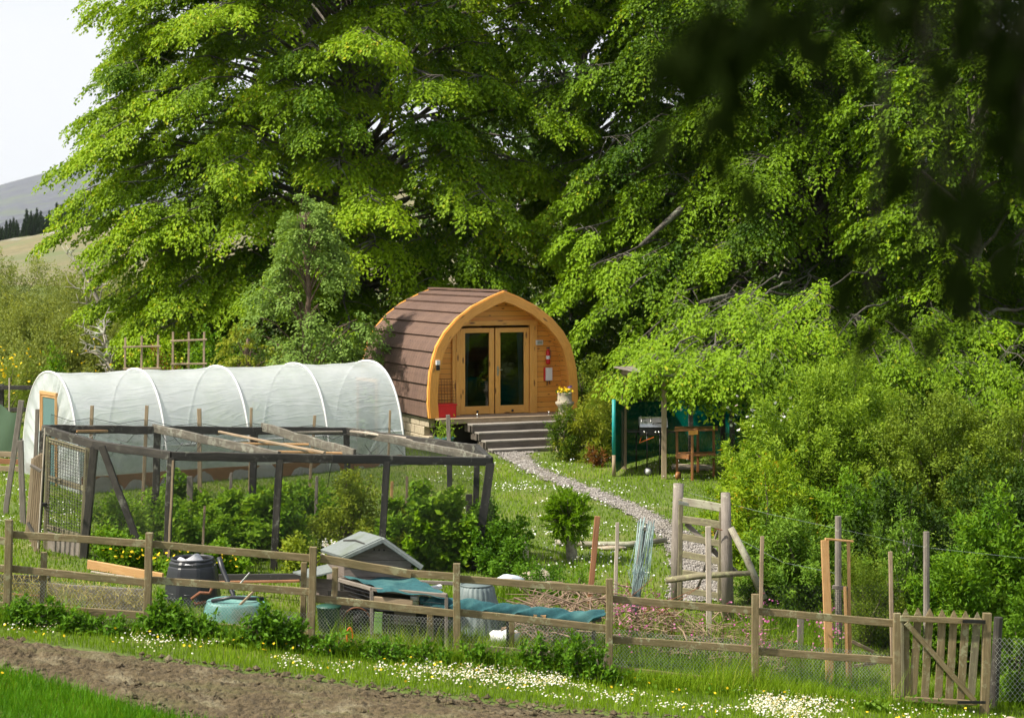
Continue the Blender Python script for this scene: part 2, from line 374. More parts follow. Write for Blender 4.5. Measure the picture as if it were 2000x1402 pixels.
M['rhodo'] = leafm('rhododendron_leaf', (.12, .25, .045), (.22, .37, .065), (.38, .5, .16), .3)
M['lush'] = leafm('lush_leaf', (.09, .22, .02), (.21, .38, .035), (.38, .5, .09), .4)
M['currant'] = leafm('currant_leaf', (.14, .31, .035), (.31, .5, .06), (.45, .6, .13), .4)
M['yellowweed'] = leafm('pale_weed_leaf', (.2, .29, .04), (.34, .42, .06), (.5, .5, .08), .35)
M['nettle'] = leafm('nettle_leaf', (.07, .19, .02), (.16, .33, .035), (.25, .42, .06), .35)
M['dock'] = leafm('dock_leaf', (.16, .3, .05), (.25, .42, .09), None, .35)
M['willowball'] = leafm('pollard_willow_leaf', (.1, .24, .015), (.24, .42, .03), None, .4)
M['acer'] = leafm('red_acer_leaf', (.16, .06, .03), (.26, .11, .05), None, .3)
M['over'] = leafm('shade_dark_leaf', (.014, .024, .006), (.02, .034, .009), None, .08, .8, False)  # near-black: shade from overhead is put into the leaf colour
M['gb'] = bladem('grass_blade', (.13, .25, .015), (.29, .45, .035), (.5, .5, .16))
M['gb2'] = bladem('lush_grass_blade', (.08, .24, .012), (.15, .36, .02))
M['petal'] = leafm('daisy_petal', (.85, .85, .82), (.85, .85, .82), None, .2, fol=False)
M['yellow'] = leafm('yellow_petal', (.8, .5, .01), (.85, .62, .03), None, .2, fol=False)
M['pink'] = leafm('pink_petal', (.42, .08, .25), (.6, .22, .4), None, .2, fol=False)
M['whitefl'] = leafm('white_blossom', (.75, .75, .7), (.8, .8, .78), (.8, .55, .5), .2, fol=False)
M['violet'] = leafm('violet_petal', (.12, .07, .45), (.2, .12, .6), None, .2)
# ---------------------------------------------------------------- foliage
def leaf_geo(C, D, N, L, W, curl=.12):
    D = nrm(D); S = nrm(np.cross(D, N)); N = np.cross(S, D); L = np.broadcast_to(np.reshape(L, (-1, 1)), (len(C), 1)); W = np.broadcast_to(np.reshape(W, (-1, 1)), (len(C), 1))
    v = np.stack([C, C+D*L*.45+S*W/2+N*L*curl*.5, C+D*L-N*L*curl, C+D*L*.45-S*W/2+N*L*curl*.5], 1)
    return v.reshape(-1, 3)
def quads(n, base=0): return (np.arange(n*4).reshape(-1, 4)+base)
def leaves(name, C, D, N, L, W, tint, mat, parent, curl=.12):
    v = leaf_geo(C, D, N, L, W, curl); return mesh_np(name, v, quads(len(C)), mat, parent, np.repeat(tint, 4))
def rdir(n, zb=0.0):
    d = RS.normal(size=(n, 3)); d[:, 2] += zb; return nrm(d)
def twigs_mb(mb, p0, p1, r0, r1, sag=0.0, n=5, wob=.06, k=6):
    p0 = V(*p0); p1 = V(*p1); L = np.linalg.norm(p1-p0); pts = []
    for i in range(n+1):
        t = i/n; q = p0*(1-t)+p1*t+V(0, 0, -1)*sag*math.sin(math.pi*t)*L
        if 0 < i < n: q = q+V(U(-1, 1), U(-1, 1), U(-1, 1))*wob*L
        pts.append(q)
    mb.tube(pts, [r0+(r1-r0)*i/n for i in range(n+1)], k); return pts
def shrub(name, label, cat, c, rx, ry, h, n, mat, leaf=(.05, .03), clumps=None, csz=.22, up=.5, group=None, twig='twig', ntw=14, low=.05, tmul=1.0, droop=0, stem_label=None, tip=.35, part='foliage'):
    root = thing(name, label, cat, c, group); c = V(*c)
    K = clumps or max(10, int(rx*ry*h*26/max(.15, csz)))
    d = rdir(K); d[:, 2] = np.abs(d[:, 2])*1.0; rad = RS.rand(K)**.45
    cc = c+np.stack([d[:, 0]*rx*rad, d[:, 1]*ry*rad, low*h+d[:, 2]*h*(1-low)*rad*(.86+.25*RS.rand(K))], 1)
    ax = nrm(d*V(1, 1, .8)+V(0, 0, up)+RS.normal(size=(K, 3))*.3)
    ct = np.clip(RS.normal(.4, .25, K), 0, 1); w = RS.randint(0, K, n)
    t = RS.rand(n); sp = RS.normal(size=(n, 3))*csz*.42*(1-.55*t[:, None])
    C = cc[w]+ax[w]*((t[:, None]-.4)*csz*2.0)+sp; C[:, 2] -= droop*np.linalg.norm(sp, axis=1)
    C[:, 2] = np.maximum(C[:, 2], c[2]+.02)
    D = nrm(ax[w]*.7+rdir(n)*.9+V(0, 0, -.25)*droop); N = nrm(rdir(n)*.7+V(0, 0, 1)+d[w]*.5)
    tint = np.clip(ct[w]*.55*tmul+.3*t+RS.normal(0, .12, n), 0, .78); hot = RS.rand(n) < .05*tip*3*ct[w]; tint[hot] = .95
    sc = .7+.6*RS.rand(n); leaves(part, C, D, N, leaf[0]*sc, leaf[1]*sc, tint, mat, root)
    mb = MB()
    for i in range(ntw):
        k = RS.randint(K); twigs_mb(mb, c+V(U(-.1, .1)*rx, U(-.1, .1)*ry, 0), cc[k]+ax[k]*csz*.5, .012+.012*h, .004, -.08, 4, .04, 5)
    obj('stem', mb, M[twig], root); return root
def fan_leaves(O, A, R, n, leaf=.12, width=.55, droop=.35, lift=0):
    """leaves of flat drooping sprays; O, A, R arrays per spray"""
    K = len(O); w = np.repeat(np.arange(K), n); m = len(w); t = RS.rand(m)**.75; s = RS.uniform(-1, 1, m); env = np.sqrt(np.clip(1-t*t*.9, 0, 1))*(.35+.65*np.sqrt(t+.02))
    Aw = nrm(A[w]); Sd = nrm(np.cross(Aw, V(0, 0, 1.0))); Up = np.cross(Sd, Aw); Rw = R[w][:, None]
    # snap to side twigs for structure
    tk = np.round(t*6)/6; t2 = tk+(t-tk)*.45+.22*np.abs(s)
    off = Aw*Rw*t2[:, None]+Sd*Rw*(s*width*env)[:, None]
    dr = droop*(t2**2+.9*(s*width)**2)*R[w]
    C = O[w]+off+RS.normal(size=(m, 3))*.035; C[:, 2] -= dr
    D = nrm(Aw*.6+Sd*(np.sign(s)*.75)[:, None]+V(0, 0, -.35)-V(0, 0, .4)*t2[:, None]+RS.normal(size=(m, 3))*.28)
    N = nrm(Up+RS.normal(size=(m, 3))*.33)
    return C, D, N, w, t2
class Tree:
    """broadleaf tree: trunk, limbs, crown of drooping sprays gathered on boughs"""
    def __init__(s, name, label, x, Y, H, group=None, cat='tree', r=.45):
        s.root = thing(name, label, cat, (x, Y, gzf(x, Y)), group); s.c = V(x, Y, gzf(x, Y)); s.H = H; s.L = []; s.limb = MB(True); s.r = r
        pts = [s.c+V(0, 0, -.3)]; 
        for k in range(1, 9): pts.append(s.c+V(U(-.03, .03)*H*k/8, U(-.03, .03)*H*k/8, H*.95*k/8))
        s.tr = pts; s.trunk = MB(True); s.trunk.tube(pts, [r*(1.5 if k == 0 else 1)*(1-.85*k/8)+.03 for k in range(9)], 12, .06)
    def at(s, z):
        zz = [p[2] for p in s.tr]; return V(np.interp(z, zz, [p[0] for p in s.tr]), np.interp(z, zz, [p[1] for p in s.tr]), z)
    def bough(s, end, nf=20, spread=1.3, per=100, R=.85, leaf=.12, thick=.35, start=None, tint=.4, drop=.25, rad=.09, back=.55, droop=.4, arch=.16):
        end = V(*end); z0 = s.c[2]+cl((end[2]-s.c[2])*.75+U(-.5, 1.2), 1.2, s.H*.93); p0 = s.at(z0) if start is None else V(*start)
        L = np.linalg.norm(end-p0); out = nrm((end-p0)*V(1, 1, .35)); n = 8; pts = []
        for i in range(n+1):
            t = i/n; q = p0*(1-t)+end*t; q = q+V(0, 0, 1)*L*arch*math.sin(math.pi*t)+V(U(-1, 1), U(-1, 1), U(-1, 1))*(.025 if arch > .1 else .012)*L*(0 < i < n); pts.append(q)
        s.limb.tube(pts if arch > .1 else [p_-V(0, 0, .14) for p_ in pts], [rad*(1-.88*i/n)+.008 for i in range(n+1)], 7)
        sd = nrm(np.cross(out, V(0, 0, 1)))
        t = back+(1-back)*np.sqrt(RS.rand(nf)); idx = t*n; i0 = np.clip(idx.astype(int), 0, n-1); pa = np.array(pts); base = pa[i0]*(1-(idx-i0))[:, None]+pa[i0+1]*(idx-i0)[:, None]
        lat = RS.uniform(-1, 1, nf)*spread*(1.15-t*.75)
        O = base+sd*lat[:, None]+V(0, 0, 1)*(RS.normal(0, thick, nf)-drop*np.abs(lat)-.1)[:, None]
        A = nrm(out+sd*(lat/spread*.9)[:, None]+V(0, 0, -1)*(.2+.35*np.abs(lat/spread))[:, None]+RS.normal(size=(nf, 3))*.12)
        Rr = R*(.6+.6*RS.rand(nf)); C, D, N, w, t2 = fan_leaves(O, A, Rr, per, leaf, droop=droop)
        ft = RS.normal(0, .13, nf)
        tt = np.clip(tint+ft[w]+.18*t2+RS.normal(0, .1, len(w)), 0, .78); hot = (RS.rand(len(w)) < .12*np.clip(tint+ft[w], 0, 1)) & (t2 > .55); tt[hot] = U(.85, 1)
        sc = (.75+.5*RS.rand(len(w)))*leaf; s.L.append((leaf_geo(C, D, N, sc, sc*.68, .1), np.repeat(tt, 4)))
        for k in range(min(nf, 14)):
            if math.dist(base[k], O[k]) > .25: s.limb.tube([base[k], (base[k]+O[k])/2+V(0, 0, .05), O[k], O[k]+A[k]*Rr[k]*.8-V(0, 0, droop*.6*Rr[k])], [min(.018, rad*.3), min(.014, rad*.25), min(.009, rad*.2), .003], 4)
    def done(s, mat, bark='bark'):
        v = np.concatenate([a for a, b in s.L]); t = np.concatenate([b for a, b in s.L])
        mesh_np('crown', v, quads(len(v)//4), mat, s.root, t)
        obj('trunk', s.trunk, M[bark], s.root); obj('limbs', s.limb, M[bark], s.root)
        print('TREE', s.root.name, len(v)//4)
def blades(name, X, Y, h, w, tint, mat, zoff=0, lean=.45, base=None):
    n = len(X); Z = gz(X, Y)+zoff if base is None else base; a = RS.uniform(0, 2*math.pi, n); b = RS.uniform(0, 2*math.pi, n); ln = RS.rand(n)*lean*h
    c, s_ = np.cos(a)*w/2, np.sin(a)*w/2; dx, dy = np.cos(b)*ln, np.sin(b)*ln
    v = np.stack([np.stack([X-c, Y-s_, Z-.01], 1), np.stack([X+c, Y+s_, Z-.01], 1), np.stack([X+c*.7+dx*.35, Y+s_*.7+dy*.35, Z+h*.55], 1),
                  np.stack([X+dx, Y+dy, Z+h], 1), np.stack([X-c*.7+dx*.35, Y-s_*.7+dy*.35, Z+h*.55], 1)], 1).reshape(-1, 3)
    k = np.arange(n)[:, None]*5; f = np.concatenate([k+np.array([[0, 1, 2, 4]]), k+np.array([[4, 2, 3, 3]])])
    f = np.concatenate([k+np.array([[0, 1, 2]]), k+np.array([[0, 2, 4]]), k+np.array([[4, 2, 3]])])
    return mesh_np(name, v, f, mat, None, np.repeat(tint, 5))
def discs(name, C, r, mat, tint=None, k=6, parent=None, tilt=.35):
    n = len(C); N = nrm(RS.normal(size=(n, 3))*tilt+V(0, -.15, 1)); a = nrm(np.cross(N, V(1, .3, 0))); b = np.cross(N, a); r = np.broadcast_to(r, (n,))
    v = np.stack([C+(a*math.cos(2*math.pi*i/k)+b*math.sin(2*math.pi*i/k))*r[:, None] for i in range(k)], 1).reshape(-1, 3)
    return mesh_np(name, v, np.arange(n*k).reshape(-1, k), mat, parent, np.repeat(RS.rand(n) if tint is None else tint, k))
def pebbles(name, X, Y, r, mat, zoff=0, Z=None):
    n = len(X); Z = gz(X, Y)+zoff if Z is None else Z; o = V([1, 0, 0], [0, 1, 0], [-1, 0, 0], [0, -1, 0], [0, 0, .7], [0, 0, -.7])
    v = np.stack([np.stack([X, Y, Z], 1)+(o[i]+RS.normal(size=(n, 3))*.18)*r[:, None] for i in range(6)], 1).reshape(-1, 3)
    f = np.array([[0, 1, 4], [1, 2, 4], [2, 3, 4], [3, 0, 4], [1, 0, 5], [2, 1, 5], [3, 2, 5], [0, 3, 5]]); f = (np.arange(n)[:, None, None]*6+f[None]).reshape(-1, 3)
    return mesh_np(name, v, f, mat)
# ---------------------------------------------------------------- camera, light, world
cam = bpy.data.cameras.new('camera'); co = bpy.data.objects.new('camera', cam); COL.objects.link(co); SC.camera = co
co.location = (0, 0, ZC); co.rotation_euler = (math.radians(90), 0, 0); cam.sensor_width = 36; cam.lens = F/2000*36
cam.shift_y = -(701-HY)/2000; cam.clip_end = 20000; cam.clip_start = .1
cam.dof.use_dof = True; cam.dof.focus_distance = 31; cam.dof.aperture_fstop = cam.lens/1000/.022
SUN = nrm(V(-.60, -.2, .77)); el = math.asin(SUN[2]); az = math.atan2(SUN[0], SUN[1])
sl = bpy.data.lights.new('sun', 'SUN'); sl.energy = 5.0; sl.angle = math.radians(2.2); sl.color = (1, .93, .8)
so = bpy.data.objects.new('sun', sl); COL.objects.link(so)
from mathutils import Vector
so.rotation_euler = Vector(SUN).to_track_quat('Z', 'Y').to_euler(); so.location = (-20, -10, 30)
w = bpy.data.worlds.new('World'); SC.world = w; w.use_nodes = True; nt = w.node_tree; nt.nodes.clear()
sky = nt.nodes.new('ShaderNodeTexSky'); sky.sky_type = 'NISHITA'; sky.sun_disc = False; sky.sun_elevation = el; sky.sun_rotation = az; sky.dust_density = 2
bg = nt.nodes.new('ShaderNodeBackground'); bg.inputs[1].default_value = .1
tc = nt.nodes.new('ShaderNodeTexCoord'); ns = nt.nodes.new('ShaderNodeTexNoise'); ns.inputs['Scale'].default_value = 2.2; ns.inputs['Detail'].default_value = 6
mp = nt.nodes.new('ShaderNodeMapping'); mp.inputs['Scale'].default_value = (1, 1, 3.5); nt.links.new(tc.outputs['Generated'], mp.inputs[0]); nt.links.new(mp.outputs[0], ns.inputs['Vector'])
mr = nt.nodes.new('ShaderNodeMapRange'); nt.links.new(ns.outputs[0], mr.inputs[0]); mr.inputs[1].default_value = .3; mr.inputs[2].default_value = .6; mr.inputs[3].default_value = .15; mr.inputs[4].default_value = .72
mx = nt.nodes.new('ShaderNodeMix'); mx.data_type = 'RGBA'; sp = nt.nodes.new('ShaderNodeSeparateXYZ'); nt.links.new(tc.outputs['Generated'], sp.inputs[0]); hz = nt.nodes.new('ShaderNodeMapRange'); nt.links.new(sp.outputs[2], hz.inputs[0]); hz.inputs[1].default_value = .12; hz.inputs[2].default_value = .4; hz.inputs[3].default_value = 1; hz.inputs[4].default_value = 0; mm = nt.nodes.new('ShaderNodeMath'); mm.operation = 'MAXIMUM'; nt.links.new(mr.outputs[0], mm.inputs[0]); nt.links.new(hz.outputs[0], mm.inputs[1]); nt.links.new(mm.outputs[0], mx.inputs[0]); nt.links.new(sky.outputs[0], mx.inputs[6]); mx.inputs[7].default_value = (6.3, 6.42, 6.6, 1)
nt.links.new(mx.outputs[2], bg.inputs[0]); wo = nt.nodes.new('ShaderNodeOutputWorld'); nt.links.new(bg.outputs[0], wo.inputs[0])
SC.view_settings.view_transform = 'Standard'; SC.view_settings.look = 'None'; SC.view_settings.exposure = .64; SC.view_settings.gamma = 1
cy = SC.cycles; cy.use_denoising = True; cy.max_bounces = 8; cy.transparent_max_bounces = 24; cy.diffuse_bounces = 4; cy.transmission_bounces = 4; cy.sample_clamp_indirect = 6
try: cy.denoiser = 'OPENIMAGEDENOISE'; cy.denoising_input_passes = 'RGB_ALBEDO_NORMAL'
except Exception: pass
cy.use_adaptive_sampling = True; cy.adaptive_threshold = .02
# ---------------------------------------------------------------- setting
def axis(a, b, st, far):
    r = list(np.arange(a, b+1e-6, st)); q = st; x = b
    while x < far[1]: q *= 1.25; x += q; r.append(x)
    q = st; x = a
    while x > far[0]: q *= 1.25; x -= q; r.insert(0, x)
    return np.array(r)
def heightfield(name, xs, ys, fz, mat, uvsmooth=True):
    X, Y = np.meshgrid(xs, ys); Z = fz(X, Y); v = np.stack([X, Y, Z], -1).reshape(-1, 3); nx = len(xs); ny = len(ys)
    i = np.arange(nx-1)[None, :]+np.arange(ny-1)[:, None]*nx; i = i.reshape(-1, 1)
    return struct(mesh_np(name, v, np.concatenate([i, i+1, i+nx+1, i+nx], 1), mat, None, None, uvsmooth))
heightfield('ground', axis(-16, 14, .4, (-4000, 4000)), axis(14, 62, .4, (-60, 6500)), gz, M['ground'])
def hillz(X, Y):
    px = X/Y*F+1000; top = np.interp(px, [-900, -100, 0, 170, 330, 520, 1200], [505, 490, 479, 450, 424, 392, 360]); zt = ZC+(HY-top)/F*410
    t = np.clip((Y-110)/300, 0, 1); t = t*t*(3-2*t); back = np.clip((Y-410)/120, 0, 1)
    return gz(X, Y)-1.0+(zt-gz(X, Y)+1)*t+(fbm(X, Y, .05, 4)-.45)*5*t*(1-back)-back*30
heightfield('hill', np.arange(-260, 60, 3.), np.arange(100, 520, 5.), hillz, M['hill'])
def mountz(X, Y):
    px = X/Y*F+1000; top = np.interp(px, [-2500, -700, -50, 0, 50, 100, 160, 260, 400, 700, 1100, 1800], [505, 440, 373, 358, 344, 331, 319, 296, 272, 260, 330, 470]); zt = ZC+(HY-top)/F*3500
    t = np.clip((Y-1800)/1700, 0, 1); t = t**1.25; n = fbm(X, Y, .006, 6)-.47
    return zt*t-3+n*46*t*(1-t)**.35
heightfield('mountain', np.arange(-2600, 900, 16.), np.arange(1800, 3700, 22.), mountz, M['mount'])
# conifers on the far crest
def conifer_proto(seed):
    random.seed(seed); H = 11.; mb = MB(); root = thing('conifer_tree', 'dark conifer of the plantation on the far hill crest', 'tree', (0, 0, 0), 'conifers on the far hill crest')
    n = 3800; z = (1-RS.rand(n)**.62)*H*.97+.3; z = np.minimum(z, H); r = (H+.4-z)/H*2.0*(.45+.55*RS.rand(n))*(.8+.35*np.sin(z*5)); a = RS.rand(n)*6.283
    C = np.stack([np.cos(a)*r*.55, np.sin(a)*r*.55, z], 1); D = np.stack([np.cos(a), np.sin(a), -.35+0*a], 1)+RS.normal(size=(n, 3))*.25
    leaves('crown', C, D, rdir(n, 1.5), .22+.55*r, .2+.06*r, RS.rand(n), M['conifer'], root)
    obj('trunk', MB().tube([(0, 0, 0), (0, 0, H*.97)], [.2, .03], 6), M['bark'], root); return root
prot = [conifer_proto(1), conifer_proto(2)]; first = [True, True]
pts = []
for row, (Y, st) in enumerate([(422, 8), (430, 8), (440, 9), (452, 11), (468, 14)]):
    px = -60+row*6
    while px < 300: pts.append((px+U(-6, 6), Y+U(-4, 4), row)); px += st*U(.7, 1.3)
for px, Y, row in pts:
    top = np.interp(px, [-60, 0, 40, 60, 90, 110, 140, 165, 195, 300], [450, 432, 432, 405, 420, 400, 396, 400, 415, 395])+U(-3, 16)+(18, 10, 2, -4, -6)[row]
    x = (px-1000)/F*Y; zb = ZC+(HY-np.interp(px, [0, 170, 330], [479, 450, 424]))/F*410-1.5; zt = ZC+(HY-top)/F*Y; h = max(3, (zt-zb)); k = random.randint(0, 1); r = prot[k]
    if first[k]: o = r; first[k] = False
    else:
        o = r.copy(); COL.objects.link(o)
        for ch in r.children: c2 = ch.copy(); COL.objects.link(c2); c2.parent = o
    o.location = (x, Y, zb); s = h/11; o.scale = (s*U(1, 1.4), s*U(1, 1.4), s); o.rotation_euler.z = U(0, 6)
# tilled strip
UP = [(-160, 1232), (0, 1249), (150, 1264), (300, 1287), (480, 1310), (640, 1330), (800, 1350), (1000, 1374), (1300, 1402), (1700, 1445), (2300, 1500)]
LO = [(-160, 1292), (0, 1312), (120, 1340), (230, 1375), (330, 1402), (560, 1450), (800, 1520), (1000, 1580), (1300, 1620), (1700, 1700), (2300, 1800)]
upw = np.array([G(*p) for p in UP]); low = np.array([G(*p) for p in LO])
def dirtf(name, nu, nv):
    u = np.linspace(0, len(UP)-1, nu); ui = np.arange(len(UP)); A = np.stack([np.interp(u, ui, upw[:, k]) for k in (0, 1)], 1); Bq = np.stack([np.interp(u, ui, low[:, k]) for k in (0, 1)], 1)
    s = np.linspace(0, 1, nv)[:, None, None]; Q = A[None]*(1-s)+Bq[None]*s; X = Q[..., 0]; Y = Q[..., 1]; e = np.minimum(1, 6*np.minimum(s[..., 0], 1-s[..., 0])+0*X)
    Xw = X; n = (fbm(Xw, Y, 2.2, 5)-.45)*.11+np.abs(fbm(Xw, Y*1.5, 9, 4, 5)-.47)*.13; n += .015*np.sin(Y*9+X*.6)
    Z = gz(X, Y)+.012+(.03+n)*e-.03*(1-e); v = np.stack([X, Y, Z], -1).reshape(-1, 3)
    i = (np.arange(nu-1)[None]+np.arange(nv-1)[:, None]*nu).reshape(-1, 1)
    struct(mesh_np(name, v, np.concatenate([i, i+1, i+nu+1, i+nu], 1), M['dirt'], None, None, False)); return np.concatenate([A, Bq[::-1]])
dirt_poly = dirtf('dirt_strip', 700, 220)
# gravel path
PL = [(905, 868), (935, 874), (968, 893), (1010, 912), (1060, 940), (1118, 962), (1180, 986), (1232, 1012), (1272, 1040), (1296, 1075), (1300, 1120), (1296, 1175)]
PR = [(1075, 866), (1072, 874), (1035, 888), (1052, 912), (1100, 932), (1170, 956), (1232, 980), (1282, 1004), (1316, 1022), (1390, 1060), (1420, 1110), (1420, 1175)]
pl = np.array([G(*p) for p in PL]); pr = np.array([G(*p) for p in PR])
def pathf(nu=120, nv=10):
    u = np.linspace(0, len(PL)-1, nu); ui = np.arange(len(PL)); A = np.stack([np.interp(u, ui, pl[:, k]) for k in (0, 1)], 1); Bq = np.stack([np.interp(u, ui, pr[:, k]) for k in (0, 1)], 1)
    mid_ = (A+Bq)/2; kk = np.interp(u, [0, 2, 4, 8, 11], [1, .8, .7, .72, .8])[:, None]; A = mid_+(A-mid_)*kk; Bq = mid_+(Bq-mid_)*kk
    A += RS.normal(size=A.shape)*.045; Bq += RS.normal(size=A.shape)*.045
    s = np.linspace(0, 1, nv)[:, None, None]; Q = A[None]*(1-s)+Bq[None]*s; X = Q[..., 0]; Y = Q[..., 1]; Z = gz(X, Y)+.022+.012*(fbm(X, Y, 5, 3)-.5); v = np.stack([X, Y, Z], -1).reshape(-1, 3)
    i = (np.arange(nu-1)[None]+np.arange(nv-1)[:, None]*nu).reshape(-1, 1)
    struct(mesh_np('gravel_path', v, np.concatenate([i, i+nu, i+nu+1, i+1], 1), M['gravel'], None, None, True)); return np.concatenate([A, Bq[::-1]])
path_poly = pathf()
def inpoly(X, Y, p): return pip(X, Y, [tuple(q) for q in p])
n = 9000; k = RS.randint(0, len(path_poly)//2-1, n); s = RS.rand(n)[:, None]; nn = len(path_poly); q = path_poly[k]*(1-s)+path_poly[nn-1-k]*s+RS.normal(size=(n, 2))*.07
stuff(pebbles('path_gravel', q[:, 0], q[:, 1], RS.uniform(.008, .024, n), M['gravel'], .03), 'loose grey pink chippings on the garden path', 'gravel')
n = 26000; X = RS.uniform(-7.5, 7.5, n); Y = RS.uniform(14.5, 22.3, n); m = inpoly(X, Y, dirt_poly); X, Y = X[m], Y[m]
r = RS.gamma(2.0, .0085, len(X)); keep = vnoise(X, Y, 1.3, 3) > .3; stuff(pebbles('soil_clods', X[keep], Y[keep], np.minimum(r[keep], .07), M['dirt'], .05), 'crumbly clods of tilled brown soil', 'soil')
# pod + tunnel frames (shared footprints)
th = math.radians(23); PU = V(math.cos(th), math.sin(th), 0); PB = V(-math.sin(th), math.cos(th), 0); P0 = V(-.175, 42, 1.40)
def pod(u, b, z): return P0+PU*u+PB*b+V(0, 0, z)
TA = V(.82, .572, 0); TB = V(-.572, .82, 0); T0 = V(-8.12, 34.6, .45)+TB*1.5; TL = 7.15
def tun(a, b, z): return T0+TA*a+TB*b+V(0, 0, z)
foot = [[pod(-1.9, -.1, 0), pod(1.9, -.1, 0), pod(1.9, 5, 0), pod(-1.9, 5, 0)], [pod(-1.4, -1.8, 0), pod(1.9, -1.8, 0), pod(1.9, 0, 0), pod(-1.4, 0, 0)], [tun(0, -1.5, 0), tun(TL, -1.5, 0), tun(TL, 1.5, 0), tun(0, 1.5, 0)]]
def gmask(X, Y):
    m = ~inpoly(X, Y, dirt_poly) & ~inpoly(X, Y, path_poly)
    for f_ in foot: m &= ~inpoly(X, Y, [tuple(p[:2]) for p in f_])
    return m
def field(n, x0, x1, y0, y1, wide=True):
    Y = RS.uniform(y0, y1, n); X = RS.uniform(x0, x1, n)
    if wide: h = 1000/F*Y*1.12; X = RS.uniform(-1, 1, n)*h
    m = gmask(X, Y); return X[m], Y[m]
X, Y = field(110000, 0, 0, 18.2, 24.5); nz = fbm(X, Y, .9, 3); stuff(blades('grass_verge', X, Y, RS.uniform(.04, .1, len(X))*(.6+nz), .009, np.clip(nz*.9+RS.normal(0, .15, len(X)), 0, .95), M['gb']), 'short green grass along the tilled strip', 'grass')
X, Y = field(150000, 0, 0, 24.5, 46); nz = fbm(X, Y, .5, 3, 4); stuff(blades('lawn_grass', X, Y, RS.uniform(.03, .085, len(X))*(.5+nz), .016, np.clip(nz*.95+RS.normal(0, .15, len(X)), 0, .95), M['gb']), 'mown lawn grass around the gravel path', 'grass')
# lush long grass at the bottom left
n = 60000; X = RS.uniform(-6.5, -1.0, n); Y = RS.uniform(14.2, 21.0, n); px, py = proj(X, Y, gz(X, Y)); ed = np.interp(px, [p[0] for p in LO], [p[1] for p in LO])+2
m = (py > ed) & (py < 1500); X, Y = X[m], Y[m]; nz = fbm(X, Y, 2, 3, 8); stuff(blades('long_grass', X, Y, RS.uniform(.08, .19, len(X)), .009, np.clip(nz*.8+RS.normal(0, .12, len(X)), 0, .75), M['gb2'], .0, .6), 'long bright green grass in the near corner', 'grass')
# tufts under the fence and stray blades on the soil
n = 26000; X = RS.uniform(-6.9, 5.4, n); Y = 22.5+RS.normal(0, .16, n)-.12; nz = vnoise(X, Y, 1.2, 6); m = nz > .32; X, Y, nz = X[m], Y[m], nz[m]
stuff(blades('fence_grass', X, Y, RS.uniform(.06, .26, len(X))*(.25+nz), .008, np.clip(nz*.6+RS.normal(0, .15, len(X)), 0, .9), M['gb'], 0, .7), 'rough tall grass growing along the foot of the fence', 'grass')
n = 22000; X = RS.uniform(-1., 6.5, n); Y = RS.uniform(22.8, 26.5, n); nz = fbm(X, Y, 1.1, 3, 6); m = (nz > .45) & gmask(X, Y) & ~((X > 1.1) & (X < 3.6) & (Y > 23.3) & (Y < 24.9) & (RS.rand(len(X)) < .85)); X, Y, nz = X[m], Y[m], nz[m]
stuff(blades('rough_grass', X, Y, RS.uniform(.1, .34, len(X))*nz*1.5, .01, np.clip(RS.normal(.1, .2, len(X)), 0, .95), M['gb'], 0, .7), 'rough grass behind the fence by the pink flowers', 'grass')
n = 6000; X = RS.uniform(-6.5, 5, n); Y = RS.uniform(15, 21.5, n); m = inpoly(X, Y, dirt_poly) & (fbm(X, Y, 1.1, 3, 12) > .55); X, Y = X[m], Y[m]
stuff(blades('soil_sprouts', X, Y, RS.uniform(.02, .07, len(X)), .008, RS.rand(len(X))*.8, M['gb'], .04), 'thin green sprouts on the tilled soil', 'grass')
# daisies
n = 90000; X = RS.uniform(-6.6, 6.2, n); Y = RS.uniform(18.5, 22.3, n); m = gmask(X, Y); X, Y = X[m], Y[m]; px, py = proj(X, Y, gz(X, Y))
et = np.interp(px, [p[0] for p in UP], [p[1] for p in UP]); fb = np.interp(px, [0, 300, 612, 892, 1190, 1475, 1755], [1212, 1235, 1262, 1294, 1326, 1356, 1384]); tt = (py-fb)/(et-fb+1)
den = np.interp(px, [0, 250, 600, 900, 1200, 1500, 1650, 1800], [.1, .16, .3, .5, .75, 1, .6, .1])*np.clip(1.25-np.abs(tt-.42)*2.3, 0, 1)*np.clip((fbm(X, Y, 1.6, 3, 20)-.33)*4.5, 0, 1)
m = RS.rand(len(X)) < den*.95; X, Y = X[m], Y[m]; h = RS.uniform(.06, .11, len(X)); C = np.stack([X, Y, gz(X, Y)+h], 1)
stuff(discs('daisies', C, RS.uniform(.008, .0125, len(X)), M['petal'], tilt=.5), 'white daisies thick in the grass in front of the fence', 'daisies')
c2 = C+V(0, -.002, .004); discs_y = stuff(discs('daisy_centres', c2, .0045, M['yellow'], k=5, tilt=.3), 'yellow eyes of the daisies before the fence', 'daisies')
n = 60000; X, Y = field(n, 0, 0, 27.5, 40); px, py = proj(X, Y, gz(X, Y)); pch = np.exp(-((px-1010)/110)**2-((py-965)/60)**2)+.5*np.exp(-((px-1140)/120)**2-((py-1010)/60)**2)+.25*np.exp(-((px-1250)/150)**2-((py-1090)/50)**2)+.12*(px > 900)+.25*(px < 160)
m = RS.rand(len(X)) < np.clip(pch, 0, 1)*np.clip((fbm(X, Y, 1.3, 3, 30)-.36)*3.2, 0, 1)*.75; X, Y = X[m], Y[m]; C = np.stack([X, Y, gz(X, Y)+RS.uniform(.06, .1, len(X))], 1)
stuff(discs('lawn_daisies', C, RS.uniform(.011, .018, len(X)), M['petal'], tilt=.6), 'white daisies scattered over the lawn by the path', 'daisies')
